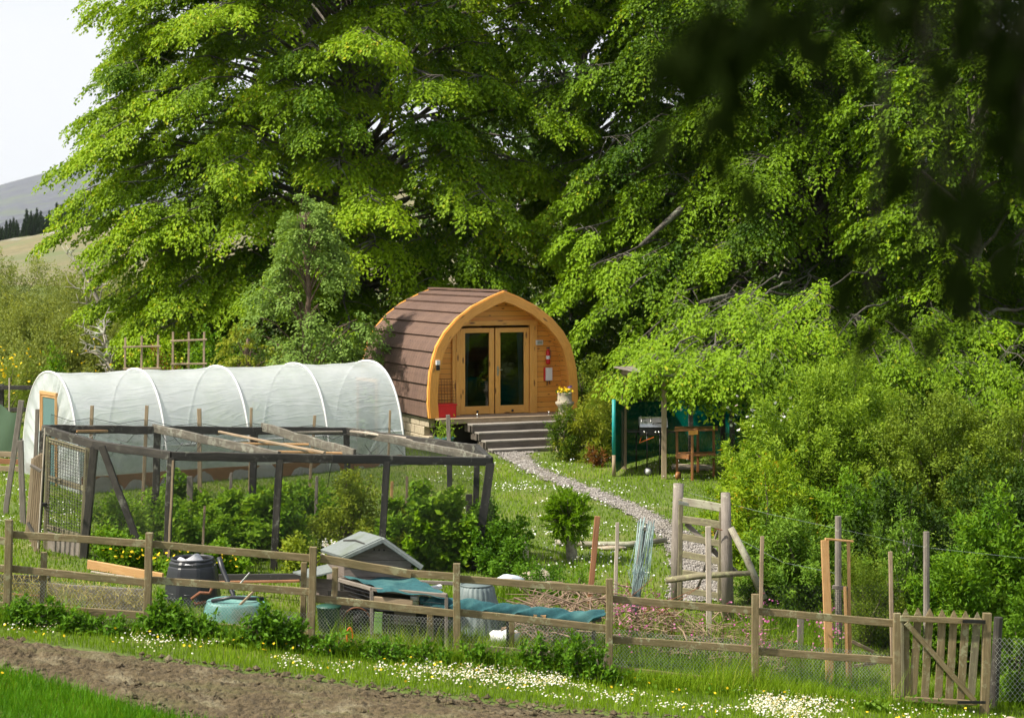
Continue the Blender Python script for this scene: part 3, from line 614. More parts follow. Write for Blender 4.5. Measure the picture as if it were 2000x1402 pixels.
n = 260; X = RS.uniform(-6.4, 5.5, n); Y = RS.uniform(19.2, 22.3, n); m = gmask(X, Y); X, Y = X[m], Y[m]
stuff(discs('buttercups', np.stack([X, Y, gz(X, Y)+RS.uniform(.07, .14, len(X))], 1), .017, M['yellow'], tilt=.5), 'yellow buttercups dotted in the verge grass', 'flowers')
# ---------------------------------------------------------------- camping pod
PROF = [(1.78, 0), (1.81, .35), (1.8, .65), (1.77, 1.0), (1.71, 1.28), (1.62, 1.58), (1.44, 1.88), (1.16, 2.18), (.78, 2.46), (.32, 2.68), (0, 2.80)]
def dens(pr, k=4):
    r = []
    for i in range(len(pr)-1):
        for j in range(k): t = j/k; r.append((pr[i][0]*(1-t)+pr[i+1][0]*t, pr[i][1]*(1-t)+pr[i+1][1]*t))
    return r+[pr[-1]]
full = [(-x, z) for x, z in PROF]+[(x, z) for x, z in PROF[::-1][1:]]
def inset(pr, d):
    r = []
    for i, (x, z) in enumerate(pr):
        a = pr[max(i-1, 0)]; b = pr[min(i+1, len(pr)-1)]; t = nrm(V(b[0]-a[0], 0, b[1]-a[1])); nx, nz = t[2], -t[0]
        k = d*(1.12 if i == len(pr)//2 else 1); r.append((x+nx*k, z+nz*k))
    r[0] = (r[0][0], 0); r[-1] = (r[-1][0], 0); return r
R_ = thing('camping_pod', 'arched pine camping pod with brown shingle roof and double glazed doors', 'camping pod', tuple(P0))
inn = inset(full, .18); wl = inset(full, .1)
def arch_ring(b0, b1, name, mat, outer, inner):
    mb = MB(); n = len(outer); L = 0
    segs = [(0, 5), (5, 10), (10, 15), (15, 20)]
    for a, e in segs:
        for i in range(a, e):
            O0, O1, I0, I1 = [pod(q[0], b0, q[1]) for q in (outer[i], outer[i+1], inner[i], inner[i+1])]; d = PB*(b1-b0); l = np.linalg.norm(O1-O0)
            b = len(mb.v); mb.v += [tuple(x) for x in (O0, O1, I1, I0, O0+d, O1+d, I1+d, I0+d)]; w0 = .2
            mb.face((b, b+3, b+2, b+1), [(0, L), (w0, L), (w0, L+l), (0, L+l)]); mb.face((b+4, b+5, b+6, b+7), [(0, L), (0, L+l), (w0, L+l), (w0, L)])
            mb.face((b, b+1, b+5, b+4), [(0, L), (0, L+l), (.1, L+l), (.1, L)]); mb.face((b+3, b+7, b+6, b+2), [(0, L), (.1, L), (.1, L+l), (0, L+l)])
            if i == a: mb.face((b, b+4, b+7, b+3))
            if i == e-1: mb.face((b+1, b+2, b+6, b+5))
            L += l
        L += 7.3
    return obj(name, mb, M[mat], R_)
rim = inset(full, -.02)
arch_ring(-.03, .09, 'front_arch', 'pine', rim, inn); arch_ring(4.72, 4.84, 'rear_arch', 'pine', inset(full, -.03), inn)
# thin pale drip edge on the front arch
arch_ring(-.005, .1, 'arch_trim', 'pinelt', inset(full, -.045), inset(full, -.021))
# roof courses
dn = dens(full, 6); acc = [0]
for i in range(len(dn)-1): acc.append(acc[-1]+math.dist(dn[i], dn[i+1]))
def at_s(s_):
    x = float(np.interp(s_, acc, [p[0] for p in dn])); z = float(np.interp(s_, acc, [p[1] for p in dn])); e = .02
    x2 = float(np.interp(s_+e, acc, [p[0] for p in dn])); z2 = float(np.interp(s_+e, acc, [p[1] for p in dn])); x1 = float(np.interp(s_-e, acc, [p[0] for p in dn])); z1 = float(np.interp(s_-e, acc, [p[1] for p in dn]))
    t = nrm(V(x2-x1, 0, z2-z1)); return x, z, -t[2], t[0]
Lh = acc[-1]/2; nc = 10; cs = (Lh-.02)/nc; mb = MB(); row = 0
for side in (0, 1):
    for c in range(nc):
        row += 1; q = 5; rings = []
        for k in range(q+1):
            t = k/q; s_ = .02+cs*(c+t*1.06); s_ = min(s_, Lh-.001); sw = s_ if side == 0 else acc[-1]-s_; x, z, nx, nz = at_s(sw); off = .052*(1-t)+.012; rings.append((x+nx*off, z+nz*off, t))
        x, z, nx, nz = at_s(.02+cs*c if side == 0 else acc[-1]-.02-cs*c); rings.insert(0, (x+nx*.012, z+nz*.012, 0))
        nb = 12; b = len(mb.v)
        for (x, z, t) in rings:
            for j in range(nb+1): mb.v.append(tuple(pod(x, .085+(4.72-.085)*j/nb, z+U(-.003, .003))))
        for k in range(len(rings)-1):
            for j in range(nb):
                a = b+k*(nb+1)+j; u0, u1 = 4.6*j/nb, 4.6*(j+1)/nb; v0, v1 = row+rings[k][2]*.98+.01, row+rings[k+1][2]*.98+.01
                f = (a, a+1, a+nb+2, a+nb+1); uv = [(u0, v0), (u1, v0), (u1, v1), (u0, v1)]
                mb.face(f[::-1] if side == 0 else f, uv[::-1] if side == 0 else uv)
mb.bar(pod(0, .08, 2.84), pod(0, 4.74, 2.84), .2, .05, n=8); obj('roof', mb, M['shingle'], R_)
# shell behind shingles & inner lining
mb = MB()
for i in range(len(wl)-1):
    a, c = wl[i], wl[i+1]; b = len(mb.v); L = acc[min(i*6, len(acc)-1)]; l = math.dist(a, c)
    mb.v += [tuple(pod(a[0], .085, a[1])), tuple(pod(c[0], .085, c[1])), tuple(pod(c[0], 4.72, c[1])), tuple(pod(a[0], 4.72, a[1]))]; mb.face((b, b+1, b+2, b+3), [(0, L), (0, L+l), (4.7, L+l), (4.7, L)])
obj('lining', mb, M['clad'], R_)
WB = .6
def wallpoly(b, holes=False): return [pod(x, b, z) for x, z in wl]
# front wall with an opening for the doors
mb = MB(); hole = [(-.98, 0), (-.98, 2.08), (.98, 2.08), (.98, 0)]
def inter(z): return float(np.interp(z, [p[1] for p in wl[:11]], [p[0] for p in wl[:11]]))
zs = sorted(set([0, .05, 2.08]+[p[1] for p in wl[:11]]+[i*.3 for i in range(9)]))
for z0, z1 in zip(zs[:-1], zs[1:]):
    for sgn in (-1, 1):
        xi = .98 if z1 <= 2.081 else 0; q = [(sgn*xi, z0), (sgn*-inter(z0), z0), (sgn*-inter(z1), z1), (sgn*xi, z1)]
        if sgn < 0: q = q[::-1]
        b = len(mb.v); mb.v += [tuple(pod(x, WB, z)) for x, z in q]; mb.face(range(b, b+4), q)
obj('front_wall', mb, M['clad'], R_); b = MB(); b.prism(wallpoly(4.68)[::-1], PB*.04, [(x, z) for x, z in wl][::-1]); obj('rear_wall', b, M['clad'], R_)
def pb(name, u0, z0, u1, z1, w, d, b0, mat='pine', par=None): return B(name, M[mat], par or R_, (pod(u0, b0, z0), pod(u1, b0, z1), w, d, tuple(PB)), wob=.001)
fr = MB(); y = WB-.02
for a, c, w_ in [((-.92, 0), (-.92, 2.04), .1), ((.92, 0), (.92, 2.04), .1)]: fr.bar(pod(a[0], y, a[1]), pod(c[0], y, c[1]), .1, w_, tuple(PU), wob=.001)
fr.bar(pod(-1.06, y-.012, 2.1), pod(1.06, y-.012, 2.1), .09, .12, tuple(V(0, 0, 1)), wob=.001)
fr.bar(pod(-1.01, y-.02, 0), pod(-1.01, y-.02, 2.04), .03, .1, tuple(PU), wob=.001); fr.bar(pod(1.01, y-.02, 0), pod(1.01, y-.02, 2.04), .03, .1, tuple(PU), wob=.001)
obj('door_frame', fr, M['pinelt'], R_)
for sgn in (-1, 1):
    d_ = MB(); u0, u1 = (sgn*.86, sgn*.015); yb = WB-.01; wst = .125
    ua, ub = min(u0, u1), max(u0, u1)
    for u in (ua+wst/2, ub-wst/2): d_.bar(pod(u, yb, .01), pod(u, yb, 1.98), .05, wst, tuple(PU), wob=.001)
    d_.bar(pod(ua+wst, yb, .1), pod(ub-wst, yb, .1), .046, .18, (0, 0, 1), wob=.001); d_.bar(pod(ua+wst, yb, 1.93), pod(ub-wst, yb, 1.93), .046, .11, (0, 0, 1), wob=.001)
    dr = obj('door', d_, M['pinelt'], R_); g = MB(); g.prism([pod(ua+wst, yb+.005, .19), pod(ub-wst, yb+.005, .19), pod(ub-wst, yb+.005, 1.875), pod(ua+wst, yb+.005, 1.875)], PB*.008); obj('glass', g, M['glass'], dr)
    h = MB(); h.box(pod((ua+ub)/2, yb-.04, .07), .05, .03, .05); obj('stop', h, M['blackmetal'], dr)
    if sgn > 0:
        h = MB(); h.bar(pod(ua+.055, yb-.035, .88), pod(ua+.055, yb-.035, 1.1), .02, .035, tuple(PU)); h.bar(pod(ua+.055, yb-.06, 1.02), pod(ua+.17, yb-.06, 1.015), .018, .018); obj('handle', h, M['metal'], dr)
# curtains gathered at the outer edges
for sgn in (-1, 1):
    c = MB(True); w0 = .16
    c.grid(lambda a, b: pod(sgn*(.735-a*w0*(1 if b < .5 else 1)*(.55+.45*abs(b-.15))), WB+.055+.02*math.sin(a*26), .17+b*1.75), 26, 12); obj('curtain', c, M['curtain'], R_)
# room inside; its dimness is put into near-black floor and bed
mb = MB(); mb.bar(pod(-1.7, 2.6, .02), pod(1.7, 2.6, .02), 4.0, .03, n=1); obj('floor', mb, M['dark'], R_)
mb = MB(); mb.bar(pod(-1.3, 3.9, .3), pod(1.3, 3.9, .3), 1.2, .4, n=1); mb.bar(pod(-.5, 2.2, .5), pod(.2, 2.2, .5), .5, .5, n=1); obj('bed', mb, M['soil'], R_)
# base blocks
mb = MB(); 
for k in range(3):
    z = -.13-.2*k
    for j in range(7):
        b0 = .25+j*.64+(.3 if k % 2 else 0)
        if b0 < 4.5: mb.bar(pod(-1.66, b0, z), pod(-1.66, min(b0+.62, 4.7), z), .16, .19, n=1, ch=.012)
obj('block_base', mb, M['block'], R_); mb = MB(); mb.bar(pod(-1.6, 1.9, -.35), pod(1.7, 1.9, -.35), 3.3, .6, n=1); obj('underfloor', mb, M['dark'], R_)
# deck
mb = MB()
for j in range(7): mb.bar(pod(-1.7, WB-.07-j*.128, -.015), pod(1.75, WB-.07-j*.128, -.015), .12, .03, n=3)
mb.bar(pod(-1.68, -.27, -.06), pod(1.75, -.27, -.06), .04, .12, (0, 0, 1)); obj('deck', mb, M['tan'], R_)
mb = MB()
for u in (-.74, 1.02): mb.lathe([(.03, 0), (.03, .01), (.012, .015), (.012, .07), (.018, .075), (.012, .085)], pod(u, -.2, .0), 8)
obj('deck_bolts', mb, M['metal'], R_)
S_ = thing('wooden_steps', 'four wide grey brown timber steps up to the pod deck', 'steps', tuple(pod(0, -1, -.66)))
for k in range(4):
    yb = -.46-.26*k; z = -.13-.165*k; ul = -1.02+.055*k
    mb = MB(); mb.bar(pod(ul, yb-.1, z-.09), pod(1.78, yb-.1, z-.09), .045, .15, (0, 0, 1)); obj('riser', mb, M['step'], S_)
    mb = MB(); mb.bar(pod(ul, yb+.02, z), pod(1.78, yb+.02, z), .3, .034, (0, 0, 1)); obj('tread', mb, M['tread'], S_)
    mb = MB(); mb.bar(pod(ul+.02, yb+.02, z-.1), pod(ul+.02, yb+.26+.1, z-.1), .04, .14, (0, 0, 1)); obj('side_board', mb, M['step'], S_)
# small things fixed to or standing by the pod
def single(name, mb, mat, label, cat, loc, group=None): o = obj(name, mb, M[mat], None, loc); return tag(o, label, cat, group)
t = thing('floodlight', 'small white floodlight high on the pod wall', 'lamp', tuple(pod(1.1, WB, 1.62))); mb = MB(); mb.bar(pod(1.02, WB-.06, 1.63), pod(1.19, WB-.06, 1.63), .07, .11, (0, 0, 1), n=1); obj('housing', mb, M['white'], t); mb = MB(); mb.bar(pod(1.045, WB-.1, 1.63), pod(1.165, WB-.1, 1.63), .01, .07, (0, 0, 1), n=1); obj('lens', mb, M['metal'], t)
t = thing('fire_extinguisher', 'slim red fire extinguisher hung on the pod wall', 'fire extinguisher', tuple(pod(1.32, WB, 1.1))); c = pod(1.32, WB-.09, 1.12); mb = MB(True); mb.lathe([(.02, 0), (.047, .005), (.05, .03), (.05, .28), (.04, .32), (.015, .34), (.015, .36)], c, 16); obj('body', mb, M['redplastic'], t)
mb = MB(); mb.bar(c+V(-.04, -.01, .38), c+V(.045, -.01, .39), .02, .03); mb.tube([c+V(.02, -.03, .37), c+V(.065, -.04, .3), c+V(.06, -.045, .15)], .008, 6); obj('nozzle', mb, M['black'], t); mb = MB(True); mb.lathe([(.0505, .12), (.0505, .2)], c, 16, caps=False); obj('sticker', mb, M['white'], t)
t = thing('meter_box', 'white box with a red edge on the pod wall below the extinguisher', 'wall box', tuple(pod(1.34, WB, .7))); mb = MB(); mb.bar(pod(1.35, WB-.05, .74), pod(1.35, WB-.05, 1.04), .1, .16, tuple(PU), n=1); obj('cover', mb, M['white'], t)
mb = MB(); mb.bar(pod(1.34, WB-.025, .735), pod(1.34, WB-.025, 1.045), .05, .19, tuple(PU), n=1); obj('backplate', mb, M['redplastic'], t); mb = MB(); mb.tube([pod(1.33, WB-.03, .74), pod(1.32, WB-.03, .62)], .01, 6); mb.tube([pod(1.38, WB-.03, .74), pod(1.39, WB-.03, .65)], .01, 6); obj('cable', mb, M['black'], t)
t = thing('solar_lamp', 'small solar lamp fixed to the left leg of the pod arch', 'lamp', tuple(pod(-1.64, -.05, 1.15))); mb = MB(); mb.bar(pod(-1.64, -.06, 1.2), pod(-1.64, -.06, 1.3), .05, .09, tuple(PU), n=1); obj('panel', mb, M['white'], t); mb = MB(); mb.bar(pod(-1.64, -.065, 1.08), pod(-1.64, -.065, 1.19), .05, .08, tuple(PU), n=1); obj('lens', mb, M['blackmetal'], t)
t = thing('storage_crate', 'bright red plastic crate at the left end of the pod deck', 'crate', tuple(pod(-1.38, .2, 0)))
mb = MB()
for s_, q in (((-1.6, .02), (-1.18, .02)), ((-1.6, .34), (-1.18, .34)), ((-1.6, .02), (-1.6, .34)), ((-1.18, .02), (-1.18, .34))): a = pod(s_[0], s_[1], .14); c = pod(q[0], q[1], .14); mb.bar(a, c, .02, .28, (0, 0, 1), n=1)
mb.bar(pod(-1.6, .18, .02), pod(-1.18, .18, .02), .32, .02, n=1); obj('tub', mb, M['redplastic'], t); mb = MB(); mb.bar(pod(-1.63, .18, .29), pod(-1.15, .18, .29), .38, .035, n=1); obj('lid', mb, M['redplastic'], t)
def wiregrid(name, mat, parent, p0, du, dv, nu, nv, r=.0025, label=None, cat=None):
    mb = MB(); p0 = V(*p0); du = V(*du); dv = V(*dv)
    for i in range(nu+1): mb.tube([p0+du*i/nu, p0+du*i/nu+dv], r, 4)
    for j in range(nv+1): mb.tube([p0+dv*j/nv, p0+dv*j/nv+du], r, 4)
    if parent is not None: return obj(name, mb, M[mat], parent)
    return tag(obj(name, mb, M[mat], None, tuple(p0)), label, cat)
wiregrid('wire_grid', 'rust', None, pod(-1.6, .5, .02), PU*.62, V(0, 0, .82)+PB*.05, 9, 12, .004, 'rusty wire mesh panel leaning on the pod wall behind the red crate', 'wire panel')
single('garden_cane', MB().tube([pod(-1.5, .36, .3), pod(-1.47, .52, 1.05)], .008, 5), 'pale', 'thin cane standing on the deck beside the red crate', 'cane', tuple(pod(-1.5, .36, .3)))
mb = MB(True); g = G(868, 872); g = GX(868, 40.4); c = V(*g)
t = thing('plant_pot', 'green plastic pot with leafy stems below the left end of the deck', 'plant pot', tuple(c)); mb.lathe([(.15, 0), (.2, .3), (.22, .31), (.22, .34), (.19, .34), (.18, .26)], c, 20, caps=False); obj('pot', mb, M['terragreen'], t)
n = 260; C = c+V(0, 0, .28)+RS.normal(size=(n, 3))*V(.13, .13, .14)+V(0, 0, .12); leaves('foliage', C, rdir(n, .9), rdir(n), .09, .025, RS.rand(n)*.8, M['privet'], t)
# chimney pot planter with pansies
c = V(*GX(1103, 40.9)); t = thing('chimney_pot_planter', 'pale stone chimney pot planter with yellow and violet pansies', 'planter', tuple(c)); mb = MB(True)
mb.lathe([(.2, 0), (.2, .08), (.15, .1), (.14, .85), (.15, 1.0), (.2, 1.04), (.21, 1.1), (.16, 1.12), (.155, 1.28), (.165, 1.3), (.14, 1.3), (.13, 1.2)], c, 20, caps=False); obj('pot', mb, M['stone'], t)
n = 90; leaves('pansy_leaves', c+V(0, 0, 1.3)+RS.normal(size=(n, 3))*V(.08, .08, .035), rdir(n, .4), rdir(n, 1), .05, .03, RS.rand(n)*.7, M['nettle'], t)
q = c+V(-.03, -.05, 1.37)+RS.normal(size=(26, 3))*V(.08, .05, .035); discs('pansy_flowers', q, .028, M['yellow'], parent=t, tilt=1.0) if False else None
def pdiscs(name, C, r, mat, t, k=6, tilt=1.0):
    o = discs(name, C-rootloc(t), r, mat, None, k, None, tilt); o.parent = t; return o
pdiscs('pansy_flowers', q, .028, M['yellow'], t); pdiscs('violet_flowers', c+V(.09, -.06, 1.41)+RS.normal(size=(6, 3))*.025, .03, M['violet'], t)
# ---------------------------------------------------------------- polytunnel
R_ = thing('polytunnel', 'long white polythene tunnel with hoops and a doorway in its left end', 'polytunnel', tuple(tun(0, 0, 0)))
HT = 2.3; TW = 1.5
def arc(t):  # t 0..1 from near side over the top
    a = math.pi*t; c, s_ = math.cos(a), math.sin(a); return -TW*math.copysign(abs(c)**.86, c), HT*abs(s_)**.86
def hoopoff(a): k = a/TL*4; d = abs(k-round(k)); return .022*min(1, d*3)
def cover(a, b):
    A = a*TL; y_, z_ = arc(b); k = 1-hoopoff(A)*(math.sin(math.pi*b)**.5)*.6; r = .006*math.sin(A*9+b*14)+.005*math.sin(b*31-A*4)
    return tun(A, y_*k+r, z_*k+r-(.02 if z_ < .1 else 0))
mb = MB(True); mb.grid(cover, 64, 40, lambda a, b: (a*TL, b*5.4)); obj('cover', mb, M['poly'], R_)
mb = MB(True)
for k in range(5):
    A = TL*k/4; 
    hb = MB(True); hb.tube([tun(A, arc(i/30)[0]*1.008, arc(i/30)[1]*1.008) for i in range(31)], .022, 8); obj('hoop', hb, M['white'], R_)
    if k in (0, 4): hb = MB(True); hb.tube([tun(A+(.03 if k == 0 else -.03), arc(i/30)[0]*.99, arc(i/30)[1]*.99) for i in range(31)], .016, 6)
mb = MB(); mb.bar(tun(0, 0, HT-.05), tun(TL, 0, HT-.05), .03, .03); mb.bar(tun(0, -TW+.08, .9), tun(TL, -TW+.08, .9), .03, .03); obj('ridge_bar', mb, M['white'], R_)
# ends: pleated film round a doorway on the left end
def endwall(A, door, name, sgn):
    mb = MB(True); dw, dh = .38, 1.86; n = 60
    def inner(b):
        t = b*(2*dh+2*dw)
        if t < dh: return -dw, t
        if t < dh+2*dw: return -dw+(t-dh), dh
        return dw, dh-(t-dh-2*dw)
    def fn(a, b):
        y_, z_ = arc(b); iy, iz = inner(b) if door else (y_*.02, .9 if 0 < b < 1 else z_); k = a
        pl = .035*math.sin(b*110+2*math.sin(b*31))*math.sin(math.pi*k)*(1-k*.3)
        return tun(A+sgn*(pl+.01), iy*(1-k)+y_*k, iz*(1-k)+z_*k)
    mb.grid(fn, 8, 120, lambda a, b: (a*3, b*12)); return obj(name, mb, M['poly'], R_)
endwall(0, True, 'end_wall', -1); endwall(TL, True, 'end_wall', 1)
for A in (0, TL):
    mb = MB()
    for y_ in (-.4, .4): mb.bar(tun(A-.03, y_, 0), tun(A-.03, y_, 1.9), .05, .06)
    mb.bar(tun(A-.03, -.43, 1.9), tun(A-.03, .43, 1.9), .05, .07); obj('door_frame', mb, M['fresh'], R_)
mb = MB()
for y_ in (-.55, .55): pass
mb.bar(tun(-.02, -.36, .06), tun(-.02, .36, .06), .03, .06); mb.bar(tun(-.02, -.36, .95), tun(-.02, .36, .95), .03, .05); mb.bar(tun(-.02, -.36, 1.84), tun(-.02, .36, 1.84), .03, .05); mb.bar(tun(-.02, .355, .05), tun(-.02, .355, 1.84), .03, .05); mb.bar(tun(-.02, -.355, .05), tun(-.02, -.355, 1.84), .03, .05); dr = obj('door', mb, M['fresh'], R_)
mb = MB(); mb.prism([tun(-.02, .34, .08), tun(-.02, -.34, .08), tun(-.02, -.34, 1.82), tun(-.02, .34, 1.82)], TA*.006); obj('door_film', mb, netm('pale_teal_mesh', (.12, .2, .19), .012, .5, diag=False, soft=.8), dr)
mb = MB()
for y_ in (-1.47, 1.47): mb.bar(tun(.05, y_, .2), tun(TL-.05, y_, .2), .04, .42, (0, 0, 1))
obj('base_board', mb, M['red'], R_)
mb = MB(); mb.bar(tun(.6, -.95, .1), tun(TL-.3, -.95, .1), .75, .22); mb.bar(tun(.6, .95, .1), tun(TL-.3, .95, .1), .75, .22); obj('soil_bed', mb, M['soil'], R_)
n = 2600; C = tun(0, 0, 0)+np.outer(RS.uniform(.7, TL-.4, n), TA)+np.outer(RS.choice([-.95, .95], n)+RS.normal(0, .16, n), TB)+np.outer(RS.uniform(.2, .75, n), V(0, 0, 1)); leaves('crop', C, rdir(n, .5), rdir(n, .5), .12, .07, RS.rand(n)*.7, M['lush'], R_)
mb = MB(); mb.tube([tun(TL-.1, -1.2, 1.25), tun(TL-.9, -1.35, .3)], .025, 6); mb.tube([tun(.1, -1.2, 1.25), tun(.9, -1.35, .5)], .025, 6); obj('brace', mb, M['white'], R_)
# ---------------------------------------------------------------- fruit cage
def top(px, py, Y): return V(*P(px, py, Y))
D = top(85, 838, 28.0); E = top(185, 868, 27.35); A = top(335, 890, 26.7); Bq = top(958, 901, 27.9); K = top(932, 876, 28.9); Cq = top(677, 842, 31.3)
R_ = thing('fruit_cage', 'black netted timber fruit cage with a sagging flat roof frame', 'fruit cage', tuple(V(*GX(500, 28.5))))
def cpost(px, py, Y, bpx, w=.095, mat='cage'): q = GX(bpx, Y); B('post', M[mat], R_, (P(px, py, Y), (q[0], q[1], q[2]-.05), w, w, (0, 1, .1)), wob=.008)
def onl(p, q, px):  # point on line p-q at image column px
    f_ = lambda t: proj(*(p*(1-t)+q*t))[0]-px; lo, hi = 0, 1; s0 = f_(0)
    for _ in range(30):
        m = (lo+hi)/2
        if (f_(m) > 0) == (s0 > 0): lo = m
        else: hi = m
    return p*(1-lo)+q*lo
for p_, b_, m_, w_ in ((D, 70, 'cage', .1), (E, 163, 'cage', .11), (A, 325, 'cage', .1), (onl(A, Bq, 547), 534, 'cage', .1), (onl(A, Bq, 756), 742, 'cagedark', .1), (Bq, 928, 'cagedark', .13), (K, 925, 'cagedark', .09), (Cq, 680, 'cagedark', .1), (onl(D, Cq, 308), 300, 'cage', .1), (onl(D, Cq, 497), 492, 'cagedark', .11)):
    x, y_ = proj(*p_); cpost(x, y_+3, p_[1], b_, w_, m_)
BM = [(D, E, 'cage'), (E, A, 'cage'), (A, onl(A, Bq, 650), 'cage'), (onl(A, Bq, 645), Bq, 'cagedark'), (Bq, K, 'cagedark'), (K, Cq, 'cage'), (Cq, onl(D, Cq, 300), 'cagedark'), (onl(D, Cq, 300), D, 'cage')]
for p_, q_, m_ in BM: B('beam', M[m_], R_, (p_, q_, .085, .125, (0, 0, 1)), wob=.008)
up3 = V(0, 0, .03)
B('beam', M['cagelich'], R_, (onl(D, Cq, 300)+up3, onl(A, Bq, 545)+up3, .06, .13, (0, 0, 1)), wob=.01); B('beam', M['cagelich'], R_, (Cq+V(.1, 0, .0), Bq+V(-.05, 0, .03), .06, .12, (0, 0, 1)), wob=.01)
B('roof_plank', M['cagelich'], R_, (onl(D, Cq, 512)+up3*2, onl(A, Bq, 690)+V(0, .25, .05), .05, .14, (0, 0, 1)), wob=.01)
def bat(a, c, m_='tan', w_=.045): B('batten', M[m_], R_, (top(*a), top(*c), w_, .035, (0, 0, 1)), wob=.005)
bat((428, 843, 31.0 if False else 29.4), (634, 884, 27.5), 'tan', .05); bat((433, 866, 28.6), (603, 868, 28.7), 'fresh', .05); bat((513, 881, 27.9), (690, 886, 27.9), 'fresh', .05)
bat((150, 842, 28.1), (298, 840, 29.4), 'fresh', .03); bat((300, 843, 29.3), (345, 843, 29.6), 'tan', .03); bat((530, 845, 30.4), (668, 843, 31.1), 'pale', .04); bat((425, 862, 29.0) if False else (425, 848, 29.8), (428, 843, 29.9), 'tan')
bat((685, 842, 31.0), (795, 855, 30.1), 'pale', .05); bat((790, 857, 30.15), (925, 875, 29.0), 'pale', .05)
B('lath', M['tan'], R_, (P(338, 899, 26.6), (GX(328, 26.6)), .03, .02, (0, 1, .1)), wob=.006)
B('diagonal_brace', M['cage'], R_, (P(199, 872, 27.1), GX(286, 27.0), .1, .05, (0, 1, .1)), wob=.005)
# netting panels with sag; uv in metres
def netpanel(p_, q_, mat='net_cage', name='netting', drop=None):
    L = np.linalg.norm((q_-p_)[:2]); pb_ = V(p_[0], p_[1], gzf(p_[0], p_[1])); qb = V(q_[0], q_[1], gzf(q_[0], q_[1])); out = nrm(np.cross(q_-p_, V(0, 0, 1)))
    mb = MB(True); H = p_[2]-pb_[2]
    mb.grid(lambda a, b: (p_*(1-a)+q_*a)*(1-b)+(pb_*(1-a)+qb*a)*b+out*(.055+.03*math.sin(a*17)*math.sin(3.1*b)), 14, 8, lambda a, b: (a*L, b*H)); return obj(name, mb, M[mat], R_)
netpanel(E, A); netpanel(A, Bq); netpanel(Bq, K); netpanel(K, Cq); netpanel(Cq, D)
mb = MB(True); mid = (D+A+Bq+Cq)/4
def roofn(a, b):
    p_ = (D*(1-a)+Cq*a)*(1-b)+(A*(1-a)+Bq*a)*b; return p_+V(0, 0, .06-.05*math.sin(math.pi*a)*math.sin(math.pi*b)-.05*abs(math.sin(a*7))*math.sin(math.pi*b))
mb.grid(roofn, 20, 12, lambda a, b: (a*5.2, b*3.6)); obj('roof_netting', mb, M['net_cage'], R_)
# loose net cords hanging inside
mb = MB(); rr = random.Random(4)
for k in range(26):
    a = rr.random(); p_ = (D*(1-a)+Cq*a) if k % 2 else (A*(1-a)+Bq*a)*.5+(D*(1-a)+Cq*a)*.5; q_ = p_+V(rr.uniform(-.5, .5), rr.uniform(-.2, .2), rr.uniform(-.25, -.05)); mb.tube([p_, (p_+q_)/2+V(0, 0, -.12), q_], .005, 4)
p_ = onl(A, Bq, 650); mb.tube([p_+V(0, -.08, 0), top(640, 950, 27.8), top(606, 985, 28.2), top(590, 1020, 28.3)], .006, 4); obj('loose_cord', mb, M['black'], R_)
# cage door: wire grid in a frame with a solid kick board
def cd(u, v):
    px0, px1 = 92+(-6)*v, 178-14*v; x0 = V(*P(px0, 846+v*238, 27.95)); x1 = V(*P(px1, 871+v*236, 27.35)); return x0*(1-u)+x1*u
mb = MB()
for u in (.04, .93): mb.bar(cd(u, .02), cd(u, .99), .05, .075, tuple(V(1, 0, 0)))
for v in (.05, .36, .76, .97): mb.bar(cd(.07, v), cd(.9, v), .045, .075, (0, 0, 1))
dr = obj('door', mb, M['mossy'], R_); wiregrid('wire_mesh', 'blackmetal', dr, cd(.05, .04)+V(0, -.04, 0), cd(.92, .04)-cd(.05, .04), cd(.05, .77)-cd(.05, .04), 15, 28, .0035)
mb = MB(); mb.prism([cd(.06, .79), cd(.92, .79), cd(.92, 1.0), cd(.06, 1.0)], (0, .02, 0)); obj('kick_board', mb, M['grey'], dr); mb = MB(); mb.box(cd(.0, .58)+V(0, -.05, 0), .06, .05, .06); obj('latch', mb, M['blackmetal'], dr)
# open picket gate beside it, turned nearly edge on, and pole
def pbar(a, c, Y, w_, d_=None, Y2=None): return (P(a[0], a[1], Y), P(c[0], c[1], Y2 or Y), w_, d_ or w_, (0, 1, .05))
t = thing('small_picket_gate', 'narrow board gate standing open beside the cage door', 'gate', tuple(V(*GX(62, 27.6))))
for k in range(6): x = 63+k*3.3; B('board', M['tan'], t, pbar((x+2, 895-k*2), (x-10+k*.6, 1040+k*9), 27.2+k*.1, .055, .02))
B('rail', M['grey'], t, pbar((60, 908), (80, 920), 27.1, .04, .06)); B('rail', M['grey'], t, pbar((54, 1020), (70, 1050), 27.1, .04, .06))
single('leaning_cane', MB().tube([P(88, 835, 27.3), P(74, 1070, 27.1)], .011, 6), 'pale', 'thin pale pole leaning at the outer edge of the cage door', 'pole', P(74, 1070, 27.1))
